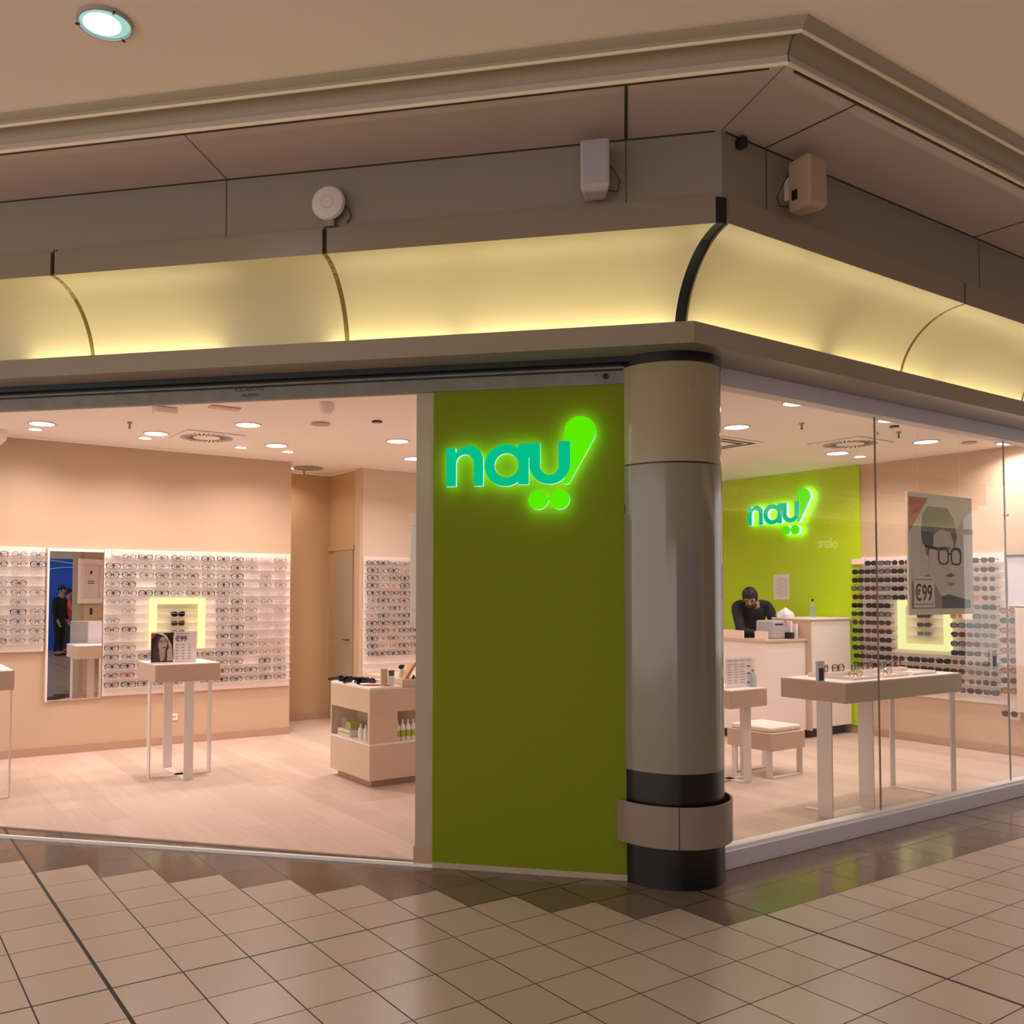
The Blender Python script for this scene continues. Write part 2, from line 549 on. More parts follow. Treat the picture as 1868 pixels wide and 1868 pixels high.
cove(TR, .030, 2.066 - G, 'curved glowing cove panel just right of the dark corner gap', True)
cove(TR, 2.066 + G, 3.74, 'curved glowing cove panel at the far right edge')
cove(TR, 3.76, 5.4, 'curved cove panel past the right edge panel')
cove(TL, 5.21, 6.9, 'curved cove panel past the left edge panel')
# dark void in the corner gap
m = MB()
for k in range(15):
    pass
pr = CP[:15] + [(.585, 3.583)]
vs = []
for o, z in pr:
    oo = o - .012
    zz = z + (.012 if o > .4 and z < 3.46 else 0)
    vs += [TL(mitre(oo) + .075, oo, zz), TR(mitre(oo) + .06, oo, zz), TR(mitre(oo) + .06, oo - .03, zz + .01), TL(mitre(oo) + .075, oo - .03, zz + .01)]
fs = []
for k in range(len(pr) - 1):
    for i in range(4): fs.append((k * 4 + i, k * 4 + (i + 1) % 4, k * 4 + 4 + (i + 1) % 4, k * 4 + 4 + i))
fs += [(0, 1, 2, 3), tuple(range(4 * len(pr) - 4, 4 * len(pr)))]
m.add(vs, fs)
struct(m.build('trim_5', 'gap_dark'), 'dark open joint at the corner of the cove')
# seam strips behind the joints
for T, s, mm, lab in ((TL, 1.848, 'brass_strip', 'curved brass joint strip below the round wireless unit'), (TL, 3.517, 'brass_strip', 'curved brass joint strip at the left end of the cove'),
                 (TR, 2.066, 'brass_strip', 'curved thin joint strip at the right end of the cove')):
    m = MB(T)
    pr = CP[:15]
    wdt = .011 if T is TL else .008
    for i in range(14):
        (o0, z0), (o1, z1) = pr[i], pr[i + 1]
        m.add([(s - wdt, o0 + .002, z0), (s + wdt, o0 + .002, z0), (s + wdt, o1 + .002, z1 - .002), (s - wdt, o1 + .002, z1 - .002),
               (s - wdt, o0 - .015, z0), (s + wdt, o0 - .015, z0), (s + wdt, o1 - .015, z1 + .015), (s - wdt, o1 - .015, z1 + .015)],
              [(0, 1, 2, 3), (4, 5, 6, 7), (0, 1, 5, 4), (1, 2, 6, 5), (2, 3, 7, 6), (3, 0, 4, 7)])
    st = m.build('joint_strip', mm)
    tag(st, lab, 'strip')
    MB(T).box(s - .013, s + .013, .54, .563, 3.445, 3.60).build('slot', 'seam_dark', st)
# fluorescent tubes in the trough
def covelamp(T, a, b, label, k=1.0):
    root = MB(T).tube([(a, .205, 3.0), (b, .205, 3.0)], .013, 10).build('cove_lamp', emat_lamp)
    tag(root, label, 'lamp', 'fluorescent tubes hidden in the cove trough')
    for e in (a, b):
        sgn = 1 if e == a else -1
        MB(T).box(min(e, e - .03 * sgn), max(e, e - .03 * sgn), .19, .22, 2.972, 3.018).build('lamp_holder', 'white_plastic', root)
emat('cove_tube', (255, 243, 200), COVE * 2.7)
emat_lamp = 'cove_tube'
for i, (T, a, b) in enumerate(((TL, -.02, 1.15), (TL, 1.22, 1.95), (TL, 2.65, 3.95), (TR, -.03, 1.15), (TR, 1.3, 2.5), (TR, 2.56, 3.8), (TR, 3.86, 5.0))):
    covelamp(T, a, b, ['tube lamp glowing behind the ledge above the green wall', 'short tube lamp behind the ledge left of the green wall',
                       'tube lamp behind the ledge at the far left', 'tube lamp behind the ledge right of the column', 'tube lamp behind the ledge above the first window pane',
                       'tube lamp behind the ledge above the window poster', 'tube lamp behind the ledge past the right edge'][i])
# thin joints of wall and soffit panels
def joint(T, s, o0, o1, z0, z1, wd=.004):
    MB(T).box(s - wd, s + wd, o0, o1, z0, z1).build('trim_6', 'seam_dark')['kind'] = 'structure'
for s in (.238, 2.44, 4.6): joint(TL, s, .556, .5595, 3.585, 3.925, .0025)
for s in (.02, 2.21, 4.4): joint(TR, s + .1, .556, .5595, 3.585, 3.925, .0025)
joint(TL, .238, .56, 1.085, 3.9225, 3.926, .007)
joint(TL, 2.44, .56, 1.085, 3.9225, 3.926, .0011)
joint(TR, .11, .56, 1.085, 3.9225, 3.926, .004)
joint(TR, 2.25, .56, 1.085, 3.9225, 3.926, .005)
for T in (TL, TR):
    MB(T).box(-.20, 6.6, .558, .562, 3.917, 3.9245).build('trim_7', 'seam_dark')['kind'] = 'structure'
    MB(T).box(-.38, 6.6, 1.073, 1.085, 3.917, 3.9245).build('trim_7', 'seam_dark')['kind'] = 'structure'
    MB(T).box(-.20, 6.6, .5575, .5592, 3.582, 3.5865).build('trim_7', 'seam_dark')['kind'] = 'structure'
# mitre seam of the soffit
m = MB(); a = TL(mitre(.56), .56, 3.922); b = TL(mitre(1.08), 1.08, 3.922)
m.tube([a, b], .0014, 6)
struct(m.build('trim_8', 'seam_dark'))

# ---- right window
win = struct(MB(TR).box(.36, RE, -.10, 0, .0, .105).build('window_1', 'sill_metal', bevel=.004), 'frameless glass shop window on a low metal sill')
MB(TR).box(.36, RE, -.09, -.02, .105, .122).build('window_sill', 'threshold', win)
head = MB(TR).box(.30, RE, -.10, .0, 2.825, 2.931).build('window_head', 'sill_metal', win)
for a, b in ((.38, 2.105), (2.111, 3.918), (3.924, 5.6), (5.606, 6.5)):
    pn = MB(TR).box(a, b, -.062, -.05, .118, 2.83).build('pane', 'glass_window', win)
for s in (2.108, 3.921):
    MB(TR).box(s - .0013, s + .0013, -.0625, -.0495, .118, 2.83).build('pane_joint', 'bumper', win)
# small spider clamps on joints
for s, z in ((2.108, 2.70), (3.921, 2.22)):
    MB(TR).box(s - .008, s + .008, -.048, -.03, z, z + .02).build('clamp', 'steel_white', win)

# ---- left opening: header with rolling shutter track
hd = thing('shutter_header', TL(4, 0, 2.78), 'worn grey metal shutter track above the wide shop opening', 'shutter')
def HL(s, o, z): 
    p = TL(s, o, z); q = TL(4, 0, 2.78)
    return (p[0] - q[0], p[1] - q[1], p[2] - q[2])
MB(HL).box(.16, LE, -.03, .015, 2.785, 2.862).build('track_face', 'header_metal', hd, bevel=.002)
MB(HL).box(.16, LE, -.03, .004, 2.862, 2.90).build('track_channel', 'track_black', hd)
MB(HL).box(.16, LE, .004, .02, 2.872, 2.884).build('track_rail', 'header_metal', hd)
def disc(T, s, z, r, o0, o1, n=20):
    m = MB(T); m.poly([(s + r * math.cos(2 * PI * i / n), z + r * math.sin(2 * PI * i / n)) for i in range(n)], o0, o1, ax=(0, 2, 1)); return m
disc(HL, .355, 2.832, .017, .015, .02).build('bolt_hole', 'track_black', hd)
disc(HL, .41, 2.838, .004, .015, .02, 8).build('rivet', 'track_black', hd)
ST = lambda x, y, z: HL(2.62 - x, .0158 + z, 2.842 + y)
text('R.SCADUTO', .030, ST, 'engrave', 'engraved_text', hd, .0006, 1.15)
ST2 = lambda x, y, z: HL(2.59 - x, .0158 + z, 2.808 + y)
text('- PALERMO -', .026, ST2, 'engrave', 'engraved_text', hd, .0006, 1.0)

# threshold strip
m = MB(TL); m.box(.30, LE, -.012, .012, .0, .018)
struct(m.build('trim_9', 'threshold'), 'thin metal threshold strip of the wide opening')

# ---- green partition wall with jamb
gp = struct(MB(TL).box(.22, 1.357, -.13, 0.0, .03, 2.785).build('wall_partition', 'shop_wall'))
struct(MB(TL).box(.24, 1.357, .001, .012, .035, 2.784).build('wall_green', 'green_panel'), 'matt olive green partition panel carrying the lit sign')
struct(MB(TL).box(.20, 1.357, -.13, .014, .001, .034).build('trim_10', 'jamb_paint'))
struct(MB(TL).box(1.358, 1.463, -.13, .0, .001, 2.785).build('trim_11', 'jamb_paint'), 'narrow beige door jamb left of the green wall')
struct(MB(TL).box(1.356, 1.472, -.14, .008, .002, .115).build('baseboard_left', 'skirting', bevel=.003))

# ================================================================== COLUMN
cx, cy, r = 3.98, 3.624, .305
cl = thing('round_column', (cx, cy, 0), 'thick round lacquered column at the shop corner with black base', 'column')
def cyl(name, z0, z1, r, m, n=96): return MB().cyl(0, 0, z0, z1, r, n).build(name, m, cl, smooth=True)
cyl('base', 0, .62, r - .002, 'column_black')
cyl('lower_shell', .62, 2.312, r, 'column_grey')
cyl('shell_joint', 2.312, 2.322, r - .006, 'column_black')
cyl('upper_shell', 2.322, 2.875, r - .001, 'column_tan')
cyl('collar', 2.875, 2.932, r + .002, 'column_black')
m = MB()
n = 96
R0, R1 = .346, .334
for z0, z1 in ((.228, .452),):
    vs = []
    for rr, z in ((R0, z0), (R0, z1), (R1, z1), (R1, z0)):
        vs += [(rr * math.cos(2 * PI * i / n), rr * math.sin(2 * PI * i / n), z) for i in range(n)]
    fs = []
    for k in range(4):
        for i in range(n):
            fs.append((k * n + i, k * n + (i + 1) % n, ((k + 1) % 4) * n + (i + 1) % n, ((k + 1) % 4) * n + i))
    m.add(vs, fs)
m.build('bumper_ring', 'bumper', cl, smooth=True)
m = MB(); m.cyl(0, 0, .24, .26, .336, 64); m.build('ring_bracket', 'dark_inside', cl)
a0 = math.atan2(-3.624, -3.98) + .13
m = MB(); m.box(.3455, .3475, -.0025, .0025, .229, .451)
o = m.build('ring_joint', 'seam_dark', cl); o.rotation_euler.z = a0 + .02
m = MB(); m.box(.3035, .3058, -.036, .036, 2.046, 2.094)
st = m.build('sticker', 'print_dark', None); tag(st, 'small square numbered sticker on the grey column', 'sticker')
st.location = (cx, cy, 0); st.rotation_euler.z = math.atan2(3.687 - 3.624, 3.662 - 3.98) - .03
m = MB(); m.box(.3058, .3064, -.032, .032, 2.049, 2.091)
m.build('sticker_face', 'print_grey', st)
text('6', .026, lambda x, y, z: (.3066 + z, x - .009, 2.059 + y), 'print_dark', 'printed_number', st, .0003)

# ================================================================== SIGNS
def sign(T, k, zb, label, group=None, th=.026, gap=.05):
    root = thing('illuminated_sign', T(600 * k, 0, zb), label, 'sign', group)
    q = root.location.copy()
    def TT(x, y, o):
        p = T(x * k, o, zb + y * k); return (p[0] - q.x, p[1] - q.y, p[2] - q.z)
    def arc(cx_, cy_, r_, a0, a1, n): return [(cx_ + r_ * math.cos(math.radians(a0 + (a1 - a0) * i / n)), cy_ + r_ * math.sin(math.radians(a0 + (a1 - a0) * i / n))) for i in range(n + 1)]
    def P(name, polys, face):
        m = MB(TT)
        for j, (out, d0, d1) in enumerate(polys):
            m.cur = 0; m.poly(out, gap + d0, gap + th + d1, ax=(0, 1, 2), side=1, back=2)
        o = m.build(name, [face, 'sign_side', 'sign_back'], root)
        # glowing back
        return o
    # n
    arch_o = arc(395, 230, 155, 180, 0, 20); arch_i = arc(380, 205, 82, 0, 180, 20)
    nn = [(200, 0), (200, 365), (290, 365), (290, 335)] + arc(415, 245, 138, 150, 0, 18) + [(553, 0), (465, 0)] + arc(380, 215, 84, 0, 180, 16)[0:17] + [(296, 0)]
    P('letter', [(nn, 0, 0)], 'sign_teal')
    # a : ring + stem
    def ring(cx_, cy_, ro, ci, cj, ri, n=40):
        m = MB(TT)
        vo = arc(cx_, cy_, ro, 0, 360, n)[:-1]; vi = arc(ci, cj, ri, 0, 360, n)[:-1]
        vs = [(x, y, gap) for x, y in vo] + [(x, y, gap + th) for x, y in vo] + [(x, y, gap + th) for x, y in vi] + [(x, y, gap) for x, y in vi]
        for kk in range(4):
            m.cur = {0: 1, 1: 0, 2: 1, 3: 2}[kk]
            b = len(m.v)
            if kk == 0: m.add(vs, [])
            for i in range(n):
                m.f.append([kk * n + i, kk * n + (i + 1) % n, ((kk + 1) % 4) * n + (i + 1) % n, ((kk + 1) % 4) * n + i]); m.mi.append(m.cur)
        return m
    m = ring(762, 188, 196, 772, 187, 112)
    m.cur = 0; m.poly([(880, 5), (978, 5), (978, 388), (880, 388)], gap, gap + th, side=1, back=2)
    m.build('letter', ['sign_teal', 'sign_side', 'sign_back'], root)
    # u
    uu = [(950, 388), (1083, 388), (1083, 180)] + arc(1168, 172, 84, 180, 360, 16) + [(1250, 180), (1250, 398), (1357, 398), (1357, 180)] + arc(1170, 190, 187, 0, -176, 26) + [(983, 250), (950, 300)]
    P('letter', [(uu, 0, 0)], 'sign_teal')
    ex = arc(1447, 482, 143, -28, 185, 26) + [(1308, 60), (1290, 10), (1325, -2), (1350, 10)]
    P('exclamation_mark', [(ex, -.004, -.004)], 'sign_lime')
    P('dot', [(arc(1065, -138, 92, 0, 360, 28)[:-1], 0, 0)], 'sign_lime')
    P('dot', [(arc(1260, -138, 92, 0, 360, 28)[:-1], 0, 0), ([(1140, -112), (1185, -112), (1185, -150), (1140, -150)], .002, -.001)], 'sign_lime')
    # short studs that hold the faces off the wall
    for x, y in ((245, 76), (510, 76), (640, 188), (930, 76), (1130, 30), (1300, 200), (1447, 480), (1065, -138), (1260, -138)):
        MB(TT).box(x - 10, x + 10, y - 10, y + 10, .0005, gap).build('mounting_stud', 'steel_white', root)
    return root
sign(lambda x, o, z: TL(1.266 - (x - 200 * .000617), o + .012, z), .000617, 2.211, 'large illuminated teal and green sign reading nau! on the olive green wall')

# interior green panel + sign
gw = struct(MB().box(9.675, 9.699, 5.935, 7.84, .1, 3.068).build('wall_green', 'green_glossy'), 'glossy lime green wall panel behind the cash desk')
sign(lambda x, o, z: (9.675 - o, 7.38 - (x - 200 * .00064), z), .00064, 2.452, 'smaller illuminated teal and green sign reading nau! on the lime wall inside', th=.05)

# ================================================================== SHOP LIGHTS
def area(parent, loc, size, power, colr, spread=PI):
    l = bpy.data.lights.new('lamp', 'AREA'); l.shape = 'DISK'; l.size = size; l.energy = power; l.color = colr; l.spread = spread if spread < 3 else 2.5
    o = bpy.data.objects.new('lamp', l); col.objects.link(o); o.parent = parent; o.location = loc
    return o
WARM = (1.0, .90, .85)
def downlight(x, y, z, r, label, group, lampm, power, cl_=WARM, trim='white_plastic', ring=True):
    t = thing('downlight', (x, y, z), label, 'light', group)
    n = 32
    m = MB(); vs = []
    for rr, zz in ((r * 1.14, 0), (r * 1.12, -.006), (r, -.008), (r * .96, 0)):
        vs += [(rr * math.cos(2 * PI * i / n), rr * math.sin(2 * PI * i / n), zz) for i in range(n)]
    m.add(vs, [(k * n + i, k * n + (i + 1) % n, ((k + 1) % 4) * n + (i + 1) % n, ((k + 1) % 4) * n + i) for k in range(4) for i in range(n)])
    m.build('trim_ring', trim, t, smooth=True)
    MB().cyl(0, 0, -.004, -.001, r * .955, n).build('diffuser', lampm, t)
    if power: area(t, (0, 0, -.012), r * 1.7, power, cl_)
    return t
big = [(1.406, 8.451, 'leftmost, above the left end of the mirror'), (2.384, 8.384, 'left of the swirl air diffuser above the mirror'), (2.934, 7.486, 'right of the swirl diffuser nearest the opening, left side'),
       (3.595, 8.398, 'above the right end of the long rack'), (4.47, 7.49, 'near the jamb above the white cabinet'), (5.207, 8.381, 'half hidden by the jamb, by the pier rack'),
       (6.568, 5.168, 'just right of the column above the small table'), (6.12, 4.248, 'against the window head above the first pane'), (7.378, 4.227, 'against the window head beside the pane joint'),
       (8.675, 5.558, 'above the lime wall sign'), (8.72, 4.658, 'above the sunglasses rack'), (9.45, 4.25, 'far right above the window poster')]
for x, y, l in big:
    downlight(x, y, 3.068, .105, 'large round shop downlight ' + l, 'large round downlights in the shop ceiling', 'lamp_on', SHOP_W)
small = [(1.405, 8.772, 'leftmost, beside the leftmost large one'), (2.366, 8.684, 'beside the large one above the mirror'), (3.335, 8.698, 'between swirl diffuser and back wall'),
         (3.847, 8.696, 'beside the large one by the rack end'), (9.082, 5.559, 'beside the large one over the lime wall')]
for x, y, l in small:
    downlight(x, y, 3.068, .06, 'small round shop spotlight ' + l, 'small round spotlights in the shop ceiling', 'lamp_small', SHOP_W * .35)
for x, y in ((6.6, 7.6), (7.8, 7.9), (.2, 8.4), (0.2, 7.4)):
    downlight(x, y, 3.068, .105, 'large round shop downlight hidden from the mall', 'hidden round downlights in the shop ceiling', 'lamp_on', SHOP_W)
t = downlight(4.40, 9.86, 3.068, .06, 'small bright spotlight in the recess corner', None, 'lamp_small', 5)

def diffuser(x, y, label):
    t = thing('air_diffuser', (x, y, 3.068), label, 'vent')
    pl = MB().box(-.28, .28, -.28, .28, -.012, 0).build('plate', 'shop_ceiling', t, bevel=.004)
    for i in range(32):
        a = 2 * PI * i / 32
        m = MB(); c, s_ = math.cos(a), math.sin(a); tw = .35
        p0 = Vector((.13 * c, .13 * s_, 0)); d_ = Vector((math.cos(a + tw), math.sin(a + tw), 0)); e = Vector((-d_.y, d_.x, 0)) * .007
        p1 = p0 + d_ * .12
        vs = [tuple(p + Vector((0, 0, zz))) for zz in (-.0135, -.0121) for p in (p0 - e, p1 - e, p1 + e, p0 + e)]
        m.add(vs, [(0, 1, 2, 3), (4, 5, 6, 7), (0, 1, 5, 4), (1, 2, 6, 5), (2, 3, 7, 6), (3, 0, 4, 7)])
        m.build('slot', 'dark_vent', pl)
diffuser(2.84, 8.30, 'square swirl air diffuser in the ceiling at the left')
diffuser(8.2, 5.12, 'square swirl air diffuser in the ceiling over the window side')
t = thing('air_grille', (7.15, 5.85, 3.068), 'square slatted air grille half hidden by the column', 'vent')
MB().box(-.30, .30, -.30, .30, -.01, 0).build('plate', 'shop_ceiling', t)
for rr in (.25, .17):
    m = MB()
    for a, b, c_, d_ in ((-rr, rr, -rr, -rr + .03), (-rr, rr, rr - .03, rr), (-rr, -rr + .03, -rr, rr), (rr - .03, rr, -rr, rr)): m.box(a, b, c_, d_, -.014, -.0101)
    m.build('slot', 'dark_vent', t)
t = thing('round_air_diffuser', (4.56, 9.72, 3.068), 'round air diffuser in the recess ceiling', 'vent')
m = MB()
n = 32
for R_, Q_ in ((.17, .155), (.12, .105), (.06, .045)):
    vs = []
    for rr, zz in ((R_, -.002), (R_, -.014), (Q_, -.014), (Q_, -.002)):
        vs += [(rr * math.cos(2 * PI * i / n), rr * math.sin(2 * PI * i / n), zz) for i in range(n)]
    m.add(vs, [(k * n + i, k * n + (i + 1) % n, ((k + 1) % 4) * n + (i + 1) % n, ((k + 1) % 4) * n + i) for k in range(4) for i in range(n)])
m.build('vane', 'grey_plastic', t)
MB().cyl(0, 0, -.006, -.001, .18, 32).build('plate', 'beige_box', t)
for x, y, l in ((2.036, 7.966, 'between the two left lamp pairs'), (8.0, 4.52, 'near the window pane joint'), (6.9, 4.75, 'right of the column near the window'), (4.62, 9.95, 'in the recess')):
    t = thing('sprinkler', (x, y, 3.069), 'small ceiling sprinkler head ' + l, 'sprinkler')
    MB().cyl(0, 0, -.012, 0, .022, 16).build('rosette', 'grey_plastic', t)
    MB().cyl(0, 0, -.05, -.012, .007, 10).build('stem', 'f_metal', t)
    MB().cyl(0, 0, -.054, -.05, .016, 12).build('deflector', 'f_metal', t)
for x, y, r_, l, mm in ((3.801, 6.719, .045, 'dark round ceiling sensor near the jamb', 'dark_vent'), (6.657, 4.241, .035, 'dark round ceiling sensor between two lamps near the window', 'dark_vent'), (7.689, 4.382, .04, 'dark round ceiling sensor right of the pane joint', 'dark_vent'),
                        (3.441, 7.083, .085, 'flat round ceiling loudspeaker between lamps on the left', 'shop_wall'), (5.6, 8.75, .08, 'dark round ceiling vent by the jamb', 'dark_vent'), (9.1, 4.45, .07, 'round ceiling loudspeaker over the far right rack', 'shop_wall')):
    t = thing('ceiling_sensor', (x, y, 3.069), l, 'sensor')
    MB().cyl(0, 0, -.012, 0, r_, 24, r_ * .9).build('housing', mm, t)
    MB().cyl(0, 0, -.014, -.012, r_ * .6, 24).build('cover', 'grey_plastic' if mm == 'dark_vent' else 'beige_box', t)
t = MB().box(2.38, 2.62, 6.84, 6.94, 3.055, 3.069).build('ceiling_hatch', 'shop_wall_white', bevel=.003); tag(t, 'thin rectangular ceiling plate just under the header', 'plate')
t = MB().box(2.02, 2.2, 7.12, 7.24, 3.02, 3.069).build('emergency_light', 'shop_ceiling', bevel=.01); tag(t, 'grey emergency light box on the ceiling under the header', 'light')
t = MB().lathe(3.11, 6.29, [(.06, 3.069), (.062, 3.04), (.045, 3.0), (.02, 2.985)], 20).build('dome_camera', 'shop_ceiling', smooth=True); tag(t, 'white dome camera on the shop ceiling under the header', 'camera')

# ================================================================== MALL LIGHTS
MC_COL = (1.0, .92, .86)
def mall_light(x, y, lab, grp, power, vis=False):
    t = thing('mall_downlight', (x, y, 4.049), lab, 'light', grp)
    n = 32; m = MB(); vs = []
    for rr, zz in ((.118, 0), (.116, -.012), (.108, -.014), (.104, 0)):
        vs += [(rr * math.cos(2 * PI * i / n), rr * math.sin(2 * PI * i / n), zz) for i in range(n)]
    m.add(vs, [(k * n + i, k * n + (i + 1) % n, ((k + 1) % 4) * n + (i + 1) % n, ((k + 1) % 4) * n + i) for k in range(4) for i in range(n)])
    m.build('trim_ring', 'grey_plastic', t, smooth=True)
    MB().cyl(0, 0, -.004, -.002, .104, n).build('reflector', 'mall_rim', t)
    MB().cyl(-.01, .01, -.007, -.004, .078, n).build('lamp_glass', 'mall_lamp_on', t)
    for a in (.6, 2.7, 4.8):
        q = MB().box(.104, .122, -.004, .004, -.018, -.012).build('clip', 'black_plastic', t); q.rotation_euler.z = a
    area(t, (0, 0, -.02), .16, power, MC_COL)
    return t
emat('mall_rim', (170, 225, 205), .9)
mall_light(.876, 3.946, 'round greenish white downlight in the mall ceiling, top left', None, MALL_W * .55)
for x, y in ((-2.2, 3.9), (-2.2, .6), (.9, .6), (4.0, .5), (7.2, .6), (10.4, .6), (.9, -2.8), (4.0, -2.8), (-2.2, -2.8), (7.2, -2.0), (13.4, .6), (3.2, -5.9), (6.2, -5.6)):  # unseen lamps added to light the mall evenly, the rearmost for the blue hoarding
    mall_light(x, y, 'unseen round downlight added in the mall ceiling behind the viewer', 'added mall downlights behind the viewer', MALL_W)

# ================================================================== DEVICES ON THE FACADE
t = thing('wall_speaker', TL(.39, .575, 3.74), 'white box loudspeaker on the facade left of the corner', 'speaker')
q = TL(.39, .575, 3.74)
def Q(T, q_): return lambda a, b, c: tuple(T(a, b, c)[i] - q_[i] for i in range(3))
QT = Q(TL, q)
m = MB(QT)
def spk(m, T_right=False):
    pts_b = [(-.055, 0), (.055, 0), (.075, .11), (-.075, .11)]
    return pts_b
m = MB(QT); sc = .39
m.add([(sc + a, .60 + b, z) for z, k in ((3.60, .86), (3.62, 1), (3.85, 1), (3.865, .92)) for a, b in ((-.055 * k, .0), (.055 * k, .0), (.072 * k, .13 * k), (-.072 * k, .13 * k))],
      [(0, 1, 2, 3), (12, 13, 14, 15)] + [(k * 4 + i, k * 4 + (i + 1) % 4, k * 4 + 4 + (i + 1) % 4, k * 4 + 4 + i) for k in range(3) for i in range(4)])
m.build('cabinet', 'speaker_white', t, bevel=.008)
MB(QT).box(sc - .03, sc + .03, .5585, .602, 3.68, 3.80).build('bracket', 'white_plastic', t)
MB(QT).box(sc - .06, sc + .06, .727, .733, 3.635, 3.845).build('grille', 'grey_plastic', t, bevel=.003)
MB(QT).tube([(sc - .04, .61, 3.80), (sc - .085, .60, 3.76), (sc - .12, .585, 3.70), (sc - .11, .575, 3.65), (sc - .05, .59, 3.655)], .0028).build('cable', 'black_plastic', t)
q = TR(.45, .575, 3.74); QT = Q(TR, q)
t = thing('wall_speaker', q, 'beige box loudspeaker on the facade right of the corner', 'speaker'); sc = .30
m = MB(QT)
m.add([(sc + a, .60 + b, z) for z, k in ((3.60, .86), (3.625, 1), (3.85, 1), (3.865, .95)) for a, b in ((-.055 * k, .0), (.055 * k, .0), (.075 * k, .14 * k), (-.075 * k, .14 * k))],
      [(0, 1, 2, 3), (12, 13, 14, 15)] + [(k * 4 + i, k * 4 + (i + 1) % 4, k * 4 + 4 + (i + 1) % 4, k * 4 + 4 + i) for k in range(3) for i in range(4)])
m.build('cabinet', 'speaker_beige', t, bevel=.008)
MB(QT).box(sc - .03, sc + .03, .5585, .602, 3.68, 3.80).build('bracket', 'white_plastic', t)
MB(QT).box(sc - .064, sc + .064, .737, .743, 3.64, 3.835).build('grille', 'speaker_beige', t, bevel=.003)
MB(QT).box(sc - .071, sc - .058, .63, .66, 3.65, 3.70).build('terminal', 'black_plastic', t)
MB(QT).tube([(sc - .055, .60, 3.80), (sc - .10, .60, 3.74), (sc - .13, .585, 3.67), (sc - .10, .58, 3.63), (sc - .055, .60, 3.63)], .0028).build('cable', 'black_plastic', t)
# wireless access point
q = TL(1.82, .56, 3.70); QT = Q(TL, q)
t = thing('wireless_access_point', q, 'round white wireless unit on a small bracket on the left facade', 'device')
def lathe_o(T, s0, z0, prof, n=40):
    m = MB(T); vs = []
    for r_, o_ in prof: vs += [(s0 + r_ * math.cos(2 * PI * i / n), o_, z0 + r_ * math.sin(2 * PI * i / n)) for i in range(n)]
    m.add(vs, [(k * n + i, k * n + (i + 1) % n, (k + 1) * n + (i + 1) % n, (k + 1) * n + i) for k in range(len(prof) - 1) for i in range(n)] + [tuple(range(n)), tuple(range((len(prof) - 1) * n, len(prof) * n))])
    return m
lathe_o(QT, 1.82, 3.712, [(.08, .585), (.092, .595), (.094, .61), (.085, .622), (.05, .628)]).build('housing', 'white_plastic', t, smooth=True)
lathe_o(QT, 1.82, 3.712, [(.036, .6275), (.036, .6287), (.033, .6287), (.033, .6275)]).build('ring_mark', 'grey_plastic', t)
MB(QT).box(1.79, 1.85, .5585, .60, 3.59, 3.64).build('bracket', 'facade', t, bevel=.003)
MB(QT).box(1.80, 1.84, .565, .59, 3.63, 3.70).build('arm', 'black_plastic', t)
MB(QT).tube([(1.745, .60, 3.71), (1.71, .59, 3.68), (1.70, .575, 3.64), (1.73, .565, 3.61)], .0035).build('cable', 'black_plastic', t)
t = MB(TR).poly([(-.125, 3.855), (-.085, 3.86), (-.075, 3.885), (-.085, 3.912), (-.115, 3.915), (-.13, 3.89)], .559, .60, ax=(0, 2, 1)).build('small_camera', 'black_plastic', bevel=.003)
tag(t, 'tiny black camera just under the soffit at the corner', 'camera')

